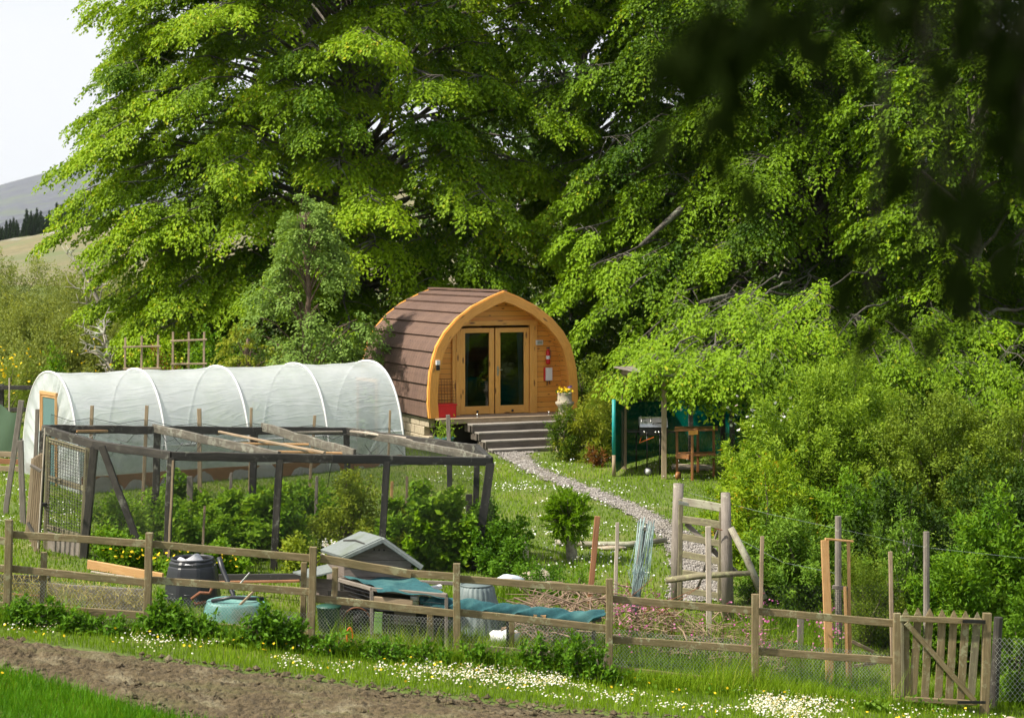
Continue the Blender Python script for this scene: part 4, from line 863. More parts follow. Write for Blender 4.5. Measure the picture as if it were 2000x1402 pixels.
# ---------------------------------------------------------------- stakes
def stake(px, py, Y, bpx, w_, mat, label, name='garden_stake', cat='stake', group=None, round_=False, dY=0):
    q = GX(bpx, Y+dY); q = (q[0], q[1], q[2]-.05); t_ = P(px, py, Y); m = MB()
    m.tube([t_, tuple((V(*t_)+V(*q))/2+V(U(-.01, .01), 0, 0)), q], [w_*.48, w_*.5, w_*.52], 10, .05) if round_ else m.bar(t_, q, w_, w_*.7, (0, 1, .1), wob=.004)
    return single(name, m, mat, label, cat, q, group)
ST = [(180, 792, 32.6, 174, .06, 'tan', 'stake by the net in front of the tunnel, second from its left end'), (287, 792, 33.2, 279, .06, 'tan', 'stake by the net in front of the tunnel, below its second hoop'),
      (389, 798, 34, 391, .075, 'tan', 'broad pale stake before the middle of the tunnel'), (491, 796, 34.6, 487, .05, 'tan', 'thin stake before the fourth hoop of the tunnel'),
      (615, 811, 35.4, 604, .055, 'tan', 'stake showing above the roof planks near the tunnel right end'), (762, 801, 36, 757, .045, 'tan', 'thin stake against the rounded right end of the tunnel')]
for a in ST: stake(*a[:6], a[6], group='stakes holding the net along the tunnel')
stake(73, 799, 29.5, 64, .06, 'grey', 'grey stake in front of the tunnel doorway'); stake(42, 782, 32, 10, .09, 'grey', 'tall grey post leaning to the right at the left end of the tunnel', 'leaning_post', 'post'); stake(40, 860, 30.6, 46, .09, 'grey', 'short weathered post at the foot of the tunnel left end', 'short_post', 'post')
stake(18, 738, 40, 18, .03, 'pale', 'thin white cane at the far left by the dark fence', 'garden_cane', 'cane')
stake(371, 930, 29.5, 370, .09, 'grey', 'thick grey stub post inside the cage left of the round currant bush', 'stub_post', 'post'); stake(452, 923, 31.5, 447, .05, 'grey', 'short stake behind the currant bush in the cage'); stake(619, 930, 31, 616, .05, 'grey', 'short dark stake in the middle of the cage')
stake(400, 988, 27.2, 394, .035, 'tan', 'slim broomstick-like stake behind the black compost bin'); stake(766, 940, 29.5, 762, .045, 'fresh', 'short fresh stake inside the right part of the cage'); stake(875, 810, 36.5, 880, .08, 'grey', 'grey post beside the green plant pot under the deck', 'short_post', 'post')
stake(916, 965, 28.7, 917, .1, 'cage', 'short dark post in the right corner of the cage', 'stub_post', 'post'); stake(795, 930, 30.5, 792, .04, 'tan', 'thin brown stake near the right rear of the cage'); stake(1167, 1008, 24.8, 1147, .075, 'red', 'reddish stake standing left of the white stake'); stake(1206, 1020, 25.2, 1200, .05, 'pale', 'slim whitish stake between the reddish stake and the net bundle')
stake(1383, 1028, 24.2, 1386, .07, 'pale', 'pale pinkish stake in front of the five barred gate'); stake(1489, 1047, 24.2, 1484, .05, 'tan', 'thin stake right of the five barred gate brace'); stake(1739, 1077, 22.9, 1745, .05, 'tan', 'slim stake rising just left of the picket gate'); stake(1564, 1200, 24, 1562, .08, 'grey', 'short grey stub among the pink flowers', 'stub_post', 'post')
stake(877, 868, 33.5, 878, .09, 'cagedark', 'dark stub seen under the right roof beam of the cage', 'stub_post', 'post')
# fine net along the tunnel stakes
t = thing('garden_net', 'fine green net strung along the stakes in front of the tunnel', 'net', GX(450, 34)); NP = [(100, 805, 32), (178, 812, 32.6), (285, 815, 33.2), (389, 822, 34), (491, 822, 34.6), (613, 826, 35.4), (762, 832, 36), (795, 850, 36.2)]
mb = MB(True); tp = [V(*P(a, b+4, Y)) for a, b, Y in NP]
def nf_(a, b):
    k = a*(len(tp)-1); i = min(int(k), len(tp)-2); f_ = k-i; p_ = tp[i]*(1-f_)+tp[i+1]*f_; p_ = p_-V(0, 0, .09*math.sin(math.pi*f_)); z = gzf(p_[0], p_[1]); return V(p_[0], p_[1]-.05+.03*math.sin(a*40+b*5), p_[2]*(1-b)+z*b)
mb.grid(nf_, 70, 8, lambda a, b: (a*7.6, b*1.8)); obj('mesh', mb, M['net_green'], t)
mb = MB()
for i in range(len(tp)-1): mb.tube([tp[i], (tp[i]+tp[i+1])/2-V(0, 0, .09), tp[i+1]], .005, 4)
obj('top_cord', mb, M['black'], t)
# trellises behind the tunnel
for lab, xs, yt, rails, yb, Y in (('left trellis of thin laths rising behind the tunnel', (245, 277, 309), (659, 656, 654), ((678, 676), (720, 719)), 730, 41), ('right trellis, the taller one, rising behind the tunnel', (338, 369, 399), (648, 648, 648), ((666, 663), (711, 710)), 730, 41.2)):
    t = thing('trellis', lab, 'trellis', GX(xs[1], Y), 'trellises behind the tunnel')
    for x, y0 in zip(xs, yt): q = GX(x-2, Y); B('upright', M['tan'], t, (P(x, y0, Y), q, .045, .03, (0, 1, .1)))
    for r0, r1 in rails: B('rail', M['tan'], t, (P(xs[0]-5, r0, Y-.04), P(xs[2]+5, r1, Y-.04), .03, .04, (0, 0, 1)))
# far left: dark board fence with green tarp
t = thing('boundary_fence', 'dark boarded fence at the far left beyond the tunnel', 'fence', GX(20, 42))
for x in (-30, 3, 70): B('post', M['cage'], t, (P(x, 750, 42), GX(x, 42), .1, .1, (0, 1, .1)))
for y0 in (757, 800, 860): B('rail', M['cage'], t, (P(-60, y0, 41.9), P(75, y0, 41.9), .04, .1, (0, 0, 1)))
t = thing('green_tarpaulin', 'faded green tarpaulin hung at the far left edge of the garden', 'tarpaulin', GX(15, 40)); mb = MB(True); p0 = V(*P(-60, 786, 40)); p1 = V(*P(38, 800, 38.5))
mb.grid(lambda a, b: (p0*(1-a)+p1*a)+V(0, .06*math.sin(a*12+b*4), -1.0*b-.08*math.sin(a*9)), 16, 10, lambda a, b: (a*3, b)); obj('sheet', mb, M['net_old'], t)
t = thing('compost_bay', 'low compost bay of old tan boards at the far left', 'compost bay', GX(15, 37))
for k in range(3): B('board', M['red' if k == 1 else 'tan'], t, (P(-60, 905-k*14+8, 37), P(42, 908-k*14+8, 37), .03, .11, (0, 0, 1)))
for x in (-20, 40): B('post', M['grey'], t, (P(x, 868, 37.05), GX(x, 37.05), .07, .07, (0, 1, .1)))
# ---------------------------------------------------------------- post and rail fence
R_ = thing('post_and_rail_fence', 'weathered post and rail fence with chicken wire along the tilled strip', 'fence', (0, 22.5, gzf(0, 22.5)))
PX = [(-272, 985), (18, 1015), (292, 1040), (612, 1068), (892, 1100), (1190, 1130), (1475, 1160), (1752, 1197)]
for i, (x, y0) in enumerate(PX): q = GX(x-(5 if i < 4 else 0), 22.5); B('post', M['fence'], R_, (P(x, y0, 22.5), (q[0], q[1], q[2]-.06), .085, .08, (0, 1, .05)), wob=.004)
RL = [[(28, 43), (95, 96), (168, 168)], [(28, 22), (95, 98), (168, 162)], [(22, 22), (92, 88), (172, 172)], [(27, 27), (100, 98), (178, 176)], [(30, 22), (95, 97), (181, 176)], [(39, 32), (118, 108), (212 if False else 176, 178)], [(33, 20), (111, 93), (180, 176)]]
for i in range(7):
    (x0, y0), (x1, y1) = PX[i], PX[i+1]
    for k, (a, b) in enumerate(RL[i]):
        if i == 3 and k == 0:
            B('rail', M['fence'], R_, (P(x0+14, y0+22, 22.56), P(803, 1121, 22.56), .035, .1, (0, 0, 1))); B('rail', M['fence'], R_, (P(796, 1119, 22.61), P(x1+2, y1+26, 22.58), .035, .09, (0, 0, 1))); continue
        if i == 4 and k == 2: B('rail', M['mossy'], R_, (P(x0, 1262, 22.56), P(1130, 1282, 22.56), .035, .09, (0, 0, 1))); continue
        B('rail', M['fence'], R_, (P(x0+2, y0+a, 22.565), P(x1-1, y1+b, 22.565), .035, .09, (0, 0, 1)))
for x, y0, y1 in ((86, 1078, 1215), (594, 1098, 1225), (655, 1108, 1166), (840, 1196, 1262), (1000, 1200, 1290)): B('post', M['fence'], R_, (P(x, y0, 22.68), P(x-2, y1, 22.68), .07, .06, (0, 1, .05)))
def chain(X0, X1, f_lo, f_hi, Y, cw=.042, chh=.05, r=.0016):
    """diamond wire, one zigzag pair per row"""
    n = int((X1-X0)/cw); vs = []; fs = []; H = f_hi(X0)-f_lo(X0); rows = max(2, int(H/chh))
    for j in range(rows):
        for i in range(n):
            x = X0+i*cw; z = f_lo(x)+(j*chh); z += .006*math.sin(x*7+j)
            for (a, b) in (((x, z), (x+cw/2, z+chh/2)), ((x+cw/2, z+chh/2), (x+cw, z)), ((x, z+chh), (x+cw/2, z+chh/2)), ((x+cw/2, z+chh/2), (x+cw, z+chh))):
                yy = Y+.02*math.sin(a[0]*2.1+a[1]*5); d = V(b[0]-a[0], b[1]-a[1]); d = d/np.linalg.norm(d); nn = V(-d[1], d[0])*r; k = len(vs)
                for p_ in (a, b): vs += [(p_[0]+nn[0], yy, p_[1]+nn[1]), (p_[0]-nn[0], yy, p_[1]-nn[1]), (p_[0], yy+r*1.6, p_[1])]
                fs += [(k, k+1, k+4, k+3), (k+1, k+2, k+5, k+4), (k+2, k, k+3, k+5)]
    return vs, fs
zf = lambda x: gzf(x, 22.5)
for x0, x1, hh in ((-6.9, -1.0 if False else -4.45, .5), (-4.4, -2.45, .42), (-2.4, -.7, .52), (-.65, 1.2, .55), (1.22, 3.0, .6), (3.02, 4.68, .6)):
    vs, fs = chain(x0, x1, lambda x: zf(x)+.04, lambda x: zf(x)+hh, 22.64); mesh_np('chicken_wire', np.array(vs), np.array(fs), M['wire'], R_)
# picket gate on the right
t = thing('picket_gate', 'old dark picket gate with pointed boards and a diagonal brace', 'gate', GX(1840, 22.5))
tops = [(1769, 1190), (1793, 1188), (1816, 1189), (1840, 1191), (1863, 1193), (1886, 1194), (1909, 1196)]; bots = [(1769, 1372), (1782, 1378), (1805, 1380), (1832, 1370), (1853, 1378), (1876, 1368), (1897, 1356)]
for (x, y0), (x1, y1) in zip(tops, bots):
    a = V(*P(x, y0+12, 22.5)); c = V(*P(x1, y1, 22.5)); m = MB(); w_ = .095; m.bar(c, a, w_, .022, (0, 1, 0), tip=1.0); m.bar(a-V(0, 0, .001), a+V(0, 0, .085), w_*.98, .0215, (0, 1, 0), n=1, tip=.12); obj('picket', m, M['mossy' if x > 1900 else 'fence'], t)
B('rail', M['fence'], t, (P(1758, 1207, 22.45), P(1917, 1213, 22.45), .04, .07, (0, 0, 1))); B('rail', M['fence'], t, (P(1768, 1364, 22.45), P(1908, 1372, 22.45), .04, .06, (0, 0, 1))); B('brace', M['fence'], t, (P(1770, 1216, 22.43), P(1903, 1367, 22.43), .035, .065, (0, 0, 1)))
B('stile', M['mossy'], t, (P(1762, 1207, 22.47), P(1763, 1378, 22.47), .04, .04, (0, 1, 0))); B('hinge', M['blackmetal'], t, (P(1880, 1213, 22.41), P(1925, 1214, 22.41), .01, .045, (0, 0, 1))); B('hinge', M['blackmetal'], t, (P(1870, 1371, 22.41), P(1925, 1371, 22.41), .01, .035, (0, 0, 1)))
q = GX(1922, 22.5); single('gate_post', MB().bar(P(1928, 1197, 22.5), (q[0], q[1], q[2]-.05), .1, .09, (0, 1, .05)), 'fence', 'square post on which the old picket gate hangs', 'post', q)
stake(1950, 1205, 22.9, 1940, .11, 'cage', 'round dark post just right of the picket gate', 'round_post', 'post', round_=True)
# wire fence with round posts on the right
stake(1637, 1008, 24.6, 1639, .09, 'grey', 'round grey post behind the fresh timber frame', 'round_post', 'post', round_=True); stake(1809, 1038, 24.2, 1808, .085, 'grey', 'round post standing in the shrubs behind the picket gate', 'round_post', 'post', round_=True)
t = thing('wire_fence', 'slack wires and netting strung between the round posts', 'wire fence', GX(1700, 24.4)); mb = MB()
for pts_ in ([(1330, 958, 26.4), (1500, 1003, 25.5), (1637, 1032, 24.6), (1720, 1050, 24.4), (1810, 1069, 24.2), (2050, 1095, 23.5)], [(1420, 1040, 25.8), (1530, 1098, 25.1), (1637, 1120, 24.6)]): mb.tube([P(*p) for p in pts_], .0018, 5)
obj('wire', mb, M['galv'], t)
vs, fs = chain(2.9, 5.1, lambda x: -.35, lambda x: .65, 24.4, .06, .07, .0014); mesh_np('netting', np.array(vs), np.array(fs), M['black'], t)
vs, fs = chain(5.95, 6.7, lambda x: -.5, lambda x: .3, 22.7, .06, .07, .0016); mesh_np('netting', np.array(vs), np.array(fs), M['wire'], t)
# fresh timber frame
t = thing('timber_frame', 'fresh orange timber frame standing behind the fence near the gate', 'timber frame', GX(1635, 23.2))
B('wide_upright', M['fresh'], t, (P(1611, 1055, 23.2), GX(1621, 23.2), .1, .045, (0, 1, .05))); B('upright', M['fresh'], t, (P(1657, 1058, 23.3), GX(1661, 23.3), .04, .03, (0, 1, .05))); B('upright', M['fresh'], t, (P(1650, 1145, 23.25), GX(1655, 23.25), .04, .03, (0, 1, .05)))
B('cross_bar', M['fresh'], t, (P(1612, 1052, 23.2), P(1666, 1057, 23.3), .04, .025, (0, 0, 1))); B('cross_bar', M['grey'], t, (P(1626, 1146, 23.3), P(1655, 1149, 23.3), .03, .05, (0, 0, 1))); wiregrid('wire_mesh', 'black', t, P(1628, 1150, 23.35), V(.2, 0, 0), V(0, 0, -1.0), 8, 36, .0018)
B('loose_batten', M['tan'], t, (P(1664, 1252, 23.4), P(1706, 1273, 23.4), .03, .045, (0, 0, 1))); B('loose_batten', M['tan'], t, (P(1668, 1300, 23.4), P(1712, 1293, 23.4), .03, .045, (0, 0, 1)))
# ---------------------------------------------------------------- five barred gate with posts
q = GX(1322, 26.3); tag(obj('gate_post', MB(True).tube([(q[0], q[1], q[2]-.05), V(*P(1322, 1080, 26.3)), V(*P(1325, 944, 26.3))], [.086, .082, .074], 14, .03), M['grey'], None, q), 'thick round grey post at the latch side of the five barred gate', 'post')
q = GX(1422, 25.8); tag(obj('gate_post', MB(True).tube([(q[0], q[1], q[2]-.05), V(*P(1419, 1080, 25.8)), V(*P(1417, 962, 25.8))], [.088, .08, .066], 14, .03), M['grey'], None, q), 'round post half hidden by leaves at the hinge side of the five barred gate', 'post')
t = thing('five_bar_gate', 'narrow lichen covered five barred gate in the middle of the garden', 'gate', GX(1370, 26.0)); Ya, Yb = 26.15, 25.8
for y0, y1, w_, m_ in ((979, 992, .11, 'lichen'), (1014, 1026, .1, 'mossy'), (1048, 1062, .09, 'mossy'), (1082, 1097, .09, 'mossy'), (1118, 1130, .08, 'mossy'), (1153, 1164, .08, 'mossy')): B('bar', M[m_], t, (P(1334, y0, Ya), P(1412, y1, Yb), .035, w_*1.05, (0, 0, 1)), wob=.006)
B('stile', M['mossy'], t, (P(1330, 975, Ya+.03), P(1327, 1168, Ya+.03), .06, .06, (0, 1, 0))); B('stile', M['mossy'], t, (P(1409, 990, Yb+.03), P(1405, 1175, Yb+.03), .06, .06, (0, 1, 0)))
B('brace', M['grey'], t, (P(1340, 1022, Ya+.05), P(1440, 1120, Yb+.05), .03, .07, (0, 0, 1))); B('brace', M['grey'], t, (P(1404, 1030, Yb+.06), P(1362, 1150, Ya+.05), .03, .06, (0, 0, 1)))
B('hinge', M['metal'], t, (P(1325, 981, Ya-.06), P(1348, 986, Ya-.06), .02, .05, (0, 0, 1)), n=1); obj('latch', MB().tube([P(1394, 1042, 25.75), P(1397, 1032, 25.7), P(1411, 1035, 25.7)], .008, 6), M['rust'], t)
single('horizontal_pole', MB(True).tube([P(1301, 1133, 25.4), P(1370, 1124, 25.3), P(1465, 1119, 25.2)], [.045, .045, .035], 10, .05), 'mossy', 'mossy round pole laid level across the lower gate', 'pole', P(1380, 1126, 25.3))
single('diagonal_prop', MB(True).tube([P(1427, 1030, 25.7), P(1458, 1090, 25.6), P(1492, 1170, 25.5)], [.045, .05, .055], 10, .06), 'lichen', 'lichen spotted pole propping the hinge post from the right', 'pole', P(1492, 1170, 25.5))
# ---------------------------------------------------------------- compost bin
g = V(*P(376, 1206, 24.3)); g[2] = gzf(g[0], g[1]); zt = P(0, 1092, 24.3)[2]; H = zt-g[2]; t = thing('compost_bin', 'black ribbed plastic compost bin with a whitish crumpled cover on top', 'compost bin', tuple(g))
mb = MB(); N8 = 48
def oct_(i, r): 
    a = 2*math.pi*(i/N8)+.2; m8 = ((a+math.pi/8) % (math.pi/4))-math.pi/8; return r*min(1/math.cos(m8), 1.055)
rings = []; us = [i*.05 for i in range(N8+1)]
prof = [(.39, 0), (.385, .05), (.37, .25), (.355, .45), (.335, .62), (.325, .68), (.315, .70), (.315, .76), (.29, .8)]; prof = [(r*.93, z*H/.8) for r, z in prof]
for r, z in prof: rings.append([g+V(math.cos(2*math.pi*i/N8+.2)*oct_(i, r), math.sin(2*math.pi*i/N8+.2)*oct_(i, r), z) for i in range(N8)])
mb.ring_tube(rings, us, [p[1] for p in prof], caps=False); obj('body', mb, M['black'], t)
for k in range(16):
    a = 2*math.pi*k/16+.2+.196
    mb = MB(True)
    for zz in (.2, .34, .48, .60):
        z = zz*H/.8; r = (.39-.1*zz/.8*1.1)*.93*1.01; tx = V(-math.sin(a), math.cos(a), 0); c = g+V(math.cos(a)*r, math.sin(a)*r, z); mb.tube([c-tx*.055, c-tx*.05+V(0, 0, .012), c+tx*.05+V(0, 0, .012), c+tx*.055], .009, 5)
    obj('rib', mb, M['black'], t)
mb = MB(True); mb.tube([g+V(math.cos(a)*.27, math.sin(a)*.27, H+.01) for a in np.linspace(0, 6.283, 28)], .018, 8); obj('rim', mb, M['black'], t)
mb = MB(True); mb.grid(lambda a, b: g+V(math.cos(6.283*a)*(.30*(1-b)+.1*b), math.sin(6.283*a)*(.30*(1-b)+.1*b)-.05*b, H-.07+(.13*b+.035*math.sin(a*19+b*4)*(1-b)+.05*math.sin(a*8+b*6)*b)*(.75-.5*math.sin(6.283*a))), 40, 8, lambda a, b: (a*2, b)); obj('cover', mb, plain('crumpled_cover', (.62, .62, .64), (.38, .38, .4), 6, .6, bs=.5, bd=.02), t)
single('downpipe', MB(True).tube([P(428, 1088, 24.2), P(434, 1110, 24.15), P(455, 1160, 23.9), P(463, 1190, 23.8)], [.035, .035, .03, .03], 10), 'black', 'bent black pipe leaning beside the compost bin', 'pipe', P(463, 1190, 23.8))
# ---------------------------------------------------------------- turquoise barrow tub upside down
c = V(*P(462, 1240, 23.3)); c[2] = gzf(c[0], c[1]); t = thing('wheelbarrow', 'upturned turquoise wheelbarrow tub with a black rim and rusty frame', 'wheelbarrow', tuple(c))
mb = MB(True)
def tub(a, b):
    r = (.44-.1*b**2.5)*(1-(b > .98)*1.0); k = 6.283*a; e = .82; return c+V(math.copysign(abs(math.cos(k))**e, math.cos(k))*r*.98, math.sin(k)*r*.62, .29*min(1, b*1.25)+.02*math.sin(k))
mb.grid(tub, 40, 14); obj('tub', mb, M['turq'], t)
mb = MB(True); mb.tube([c+V(-.3, -.1, .3), c+V(-.05, -.12, .35), c+V(.2, -.1, .33), c+V(.34, 0, .31)], .024, 8); obj('frame', mb, M['black'], t)
mb = MB(True); mb.tube([c+V(-.38, -.05, .28), c+V(-.5, -.1, .26), c+V(-.55, -.1, .33), c+V(-.45, -.08, .4), c+V(-.33, -.06, .39), c+V(-.3, -.05, .46)], .022, 8); obj('hose', mb, M['rust'], t)
B('handle', M['tan'], t, (c+V(.02, -.2, .22), c+V(.33, -.15, .52), .03, .03, (0, 0, 1))); B('handle', M['metal'], t, (c+V(-.05, .1, .4), c+V(.15, .12, .62), .02, .02, (0, 0, 1)))
single('fallen_tool', MB(True).tube([P(545, 1208, 23.3), P(575, 1207, 23.2)], [.03, .035], 8), 'black', 'short black plastic piece lying in the grass left of the hutch', 'tool', P(560, 1208, 23.3))
# ---------------------------------------------------------------- raised bed boards
t = thing('raised_bed', 'old timber raised bed behind the fence at the left', 'raised bed', tuple(V(*P(140, 1190, 23.6))))
B('board', M['cagedark'], t, (P(-30, 1126, 23.9), P(88, 1131, 23.9), .04, .09, (0, 0, 1)), wob=.006); B('board', M['cage'], t, (P(-30, 1150, 24.0), P(88, 1156, 24.0), .04, .2, (0, 0, 1)), wob=.006); B('board', M['grey'], t, (P(90, 1164, 23.5), P(288, 1178, 23.3), .045, .36, (0, 0, 1)), wob=.012)
B('end_board', M['cagedark'], t, (P(82, 1160, 23.3), P(96, 1146, 24.5), .04, .3, (0, 0, 1))); B('corner_post', M['cagedark'], t, (P(86, 1118, 23.7), P(84, 1215, 23.7), .07, .07, (0, 1, 0))); B('corner_post', M['cagedark'], t, (P(284, 1130, 23.5), P(282, 1215, 23.5), .07, .07, (0, 1, 0))); B('edge_lath', M['red'], t, (P(-20, 1157, 23.4), P(78, 1163, 23.4), .02, .02, (0, 0, 1)))
mb = MB(); mb.bar(P(-30, 1172, 23.9), P(285, 1196, 23.7), .5, .3, (0, 0, 1)); obj('soil', mb, M['soil'], t)
n = 900; a = RS.rand(n); C = np.stack([np.interp(a, [0, 1], [P(-20, 0, 23.4)[0], P(290, 0, 23.2)[0]]), 23.15+RS.normal(0, .06, n), np.zeros(n)], 1); C[:, 2] = gz(C[:, 0], C[:, 1])+RS.uniform(.05, .34, n)
v_ = leaf_geo(C, rdir(n)*V(1, .3, .8), rdir(n)*V(.2, 1, .2)+V(0, -1, 0), .22, .006, .5); mesh_np('dry_grass', v_, quads(n), leafm('dry_straw', (.4, .33, .18), (.5, .42, .24), None, .1), t, np.repeat(RS.rand(n), 4))
single('fresh_plank', MB().bar(P(172, 1102, 26.2), P(318, 1128, 25.6), .04, .13, (0, 0, 1), wob=.004), 'fresh', 'fresh yellow plank lying along the foot of the cage', 'plank', P(245, 1118, 25.9)); single('white_lath', MB().bar(P(178, 1116, 25.9), P(262, 1128, 25.7), .02, .025, (0, 0, 1)), 'pale', 'pale lath lying against the fresh yellow plank', 'lath', P(220, 1122, 25.8))
t = thing('border_board', 'dark boards edging the bed between the bin and the hutch', 'bed edging', GX(510, 24.9)); B('board', M['cagedark'], t, (P(420, 1128, 25.1), P(590, 1127, 24.9), .04, .1, (0, 0, 1))); B('board', M['red'], t, (P(420, 1137, 24.9), P(585, 1134, 24.8), .03, .035, (0, 0, 1)))
t = thing('bed_edging', 'weathered boards edging the bed right of the hutch', 'bed edging', GX(850, 25.2)); B('board', M['grey'], t, (P(812, 1136, 25.3), P(890, 1139, 25.2), .04, .05, (0, 0, 1)))
# ---------------------------------------------------------------- hutch
Yh = 24.4
def HQ(px, py, dy=0): return V(*P(px, py, Yh+dy))
t = thing('animal_hutch', 'timber poultry hutch with a grey felt gable roof and side nest box', 'hutch', tuple(V(*GX(730, 24.0))))
apx = HQ(748, 1055, -.75); apb = HQ(706, 1042, .55); lf = HQ(669, 1091, -.8); lb = HQ(628, 1078, .5); rf = HQ(824, 1109, -.75); rb = lb+(rf-lf); rb = apb+(rf-apx)
def slab(a, b, c, d, th_, mat, name, ragged=True):
    n_ = nrm(np.cross(b-a, d-a)); n_ = n_ if n_[2] > 0 else -n_; mb = MB()
    for sgn, k in ((0, th_), ): mb.prism([a, b, c, d], n_*th_, [(0, 0), (1, 0), (1, 1), (0, 1)])
    return obj(name, mb, M[mat], t)
slab(apb, apx, lf, lb, .04, 'felt', 'roof_slope'); slab(apx, apb, rb, rf, .04, 'felt', 'roof_slope')
mb = MB(); mb.bar(apx+V(0, -.01, .0), lf+V(0, -.01, 0), .05, .05); mb.bar(apx+V(0, -.01, 0), rf+V(0, -.01, 0), .05, .05); obj('roof_edge', mb, M['felt'], t)
j = lambda k: (apb*(1-k)+apx*k)+V(0, 0, .05); k2 = lambda k: (lb*(1-k)+lf*k)+V(0, 0, .05); mb = MB(); mb.tube([k2(.15)*.52+j(.15)*.48, k2(.5)*.42+j(.5)*.58+V(0, 0, .01), k2(.9)*.42+j(.9)*.58, k2(1.02)*.36+j(1.02)*.64-V(0, 0, .05)], .012, 5); obj('felt_seam', mb, M['cagedark'], t)
WL, WR = P(672, 0, Yh-.62)[0], P(803, 0, Yh-.62)[0]; yf = Yh-.62; zb = gzf(WL, yf)+.1; zap = apx[2]-.05
def roofz(x):
    return np.interp(x, [lf[0], apx[0], rf[0]], [lf[2], apx[2], rf[2]])-.01
nb = 9; zt_ = zap
for k in range(nb):
    z0 = zb+(zt_-zb)*k/nb; z1 = zb+(zt_-zb)*(k+1)/nb-.006
    def xs(z, s_):
        lim = WL if s_ < 0 else WR
        if s_ < 0: x = np.interp(z, [lf[2]-.02, apx[2]-.02], [lf[0], apx[0]]); return max(lim, x)
        x = np.interp(-z, [-(apx[2]-.02), -(rf[2]-.02)], [apx[0], rf[0]]); return min(lim, x)
    pts_ = [(xs(z0, -1), z0), (xs(z0, 1), z0), (xs(z1, 1), z1), (xs(z1, -1), z1)]
    mb = MB(); o_ = U(0, 30); mb.prism([(x, yf+U(-.004, .004), z) for x, z in pts_], (0, .02, 0), [(z, x+o_) for x, z in pts_]); obj('wall_board', mb, M['coop'], t)
bb = MB(); back = 1.15; dxs = (apb-apx)[0]/1.3*back
for (xa, xb) in ((WL, WL+dxs), (WR, WR+dxs)):
    zt2 = lf[2]-.03 if xa == WL else rf[2]-.02; pp = [(xa, yf+.02, zb), (xb, yf+back, zb), (xb, yf+back, zt2-.03), (xa, yf+.02, zt2)]; bb.prism(pp, (.02, 0, 0), [(p[2], p[1]) for p in pp])
pp = [(WL+dxs, yf+back, zb), (WR+dxs, yf+back, zb), (WR+dxs, yf+back, rf[2]-.06), ((WL+WR)/2+dxs, yf+back, apb[2]-.12), (WL+dxs, yf+back, lf[2]-.1)]; bb.prism(pp, (0, .02, 0), [(p[2], p[0]) for p in pp]); obj('side_wall', bb, M['coop'], t)
mb = MB()
for i in range(3): mb.bar(P(731+i*9.5, 1073+i*.5, yf-.012), P(731+i*9.5, 1073+i*.5, yf-.005), .022, .022, n=1)
obj('vent_hole', mb, M['dark'], t)
# nest box
mb = MB()
for k in range(4): z = P(0, 1160-k*9.3, Yh-.4)[2]; mb.bar((P(603, 0, Yh-.4)[0], Yh-.4, z), (P(652, 0, Yh-.55)[0], Yh-.55, z), .02, .062, (0, 0, 1))
mb.bar(P(604, 1147, Yh-.4), P(600, 1143, Yh+.2), .02, .26, (0, 0, 1)); obj('nest_box', mb, M['coop'], t)
a, b, c_, d_ = HQ(572, 1119, -.3), HQ(604, 1129, -.6), HQ(652, 1118, -.65), HQ(640, 1104, 0); slab(a, b, c_, d_, .02, 'felt', 'nest_roof')
for x, y0, y1 in ((594, 1100, 1216), (655, 1105, 1200)): B('leg', M['mossy'], t, (P(x+10 if x == 594 else x, 1128, Yh-.55), P(x+10 if x == 594 else x, y1, Yh-.55), .06, .05, (0, 1, 0)))
for x in (735, 795): B('leg', M['coop'], t, (P(x, 1150, Yh-.5), GX(x, Yh-.5), .07, .07, (0, 1, 0)))
# run in front of the hutch with teal cloth
t = thing('hutch_run', 'low wire run of old boards under a teal cloth in front of the hutch', 'run', GX(770, 23.3))
r0, r1, r2, r3 = V(*P(662, 1132, 23.75)), V(*P(726, 1150, 23.1)), V(*P(872, 1163, 22.95)), V(*P(805, 1138, 23.75))
for a, b in ((r0, r1), (r1, r2), (r2, r3), (r3, r0)): B('frame_rail', M['grey'], t, (a, b, .04, .05, (0, 0, 1)))
for r_ in (r0, r1, r2): q = GX(proj(*r_)[0], r_[1]); B('frame_post', M['grey'], t, (r_-V(0, 0, .02), q, .045, .045, (0, 1, 0)))
dz = V(0, 0, -.12); B('frame_rail', M['tan'], t, (r1+dz, r1+(r2-r1)*.55+dz, .03, .07, (0, 0, 1))); mb = MB()
for k in range(7): mb.tube([r0+V(0, 0, -.06-.05*k), r1+V(0, 0, -.06-.05*k)], .003, 4); mb.tube([r1+V(0, 0, -.1-.05*k), r2+V(0, 0, -.1-.05*k)], .003, 4)
obj('wire', mb, M['black'], t)
b_ = V(*P(700, 1215, 23.6)); mb = MB(); mb.prism([P(640, 1152, 23.55), P(870, 1168, 23.55), P(870, 1245, 23.55), P(640, 1230, 23.55)], (0, .03, 0)); obj('run_shade_sheet', mb, M['dark'], t)  # near-black sheet stands in for the shaded inside of the run
B('board', M['coop'], t, (P(770, 1195, 23.4), P(812, 1197, 23.4), .03, .3, (0, 0, 1))); B('green_strip', plain('green_board', (.3, .5, .15), (.22, .42, .1), 5, .6), t, (P(740, 1195, 23.3), P(738, 1236, 23.3), .1, .02, (0, 1, 0)))
single('white_bucket', MB(True).lathe([(.05, 0), (.055, .12), (.06, .125), (.055, .14)], P(810, 1185, 23.2), 14), 'white', 'small white plastic tub beside the hutch run', 'tub', P(810, 1185, 23.2)); single('white_block', MB().bar(P(838, 1149, 23.9), P(862, 1145, 23.95), .08, .05, (0, 0, 1)), 'white', 'white block lying right of the teal hutch cloth', 'block', P(850, 1147, 23.9))
mb = MB(True); lift = V(0, 0, .045)
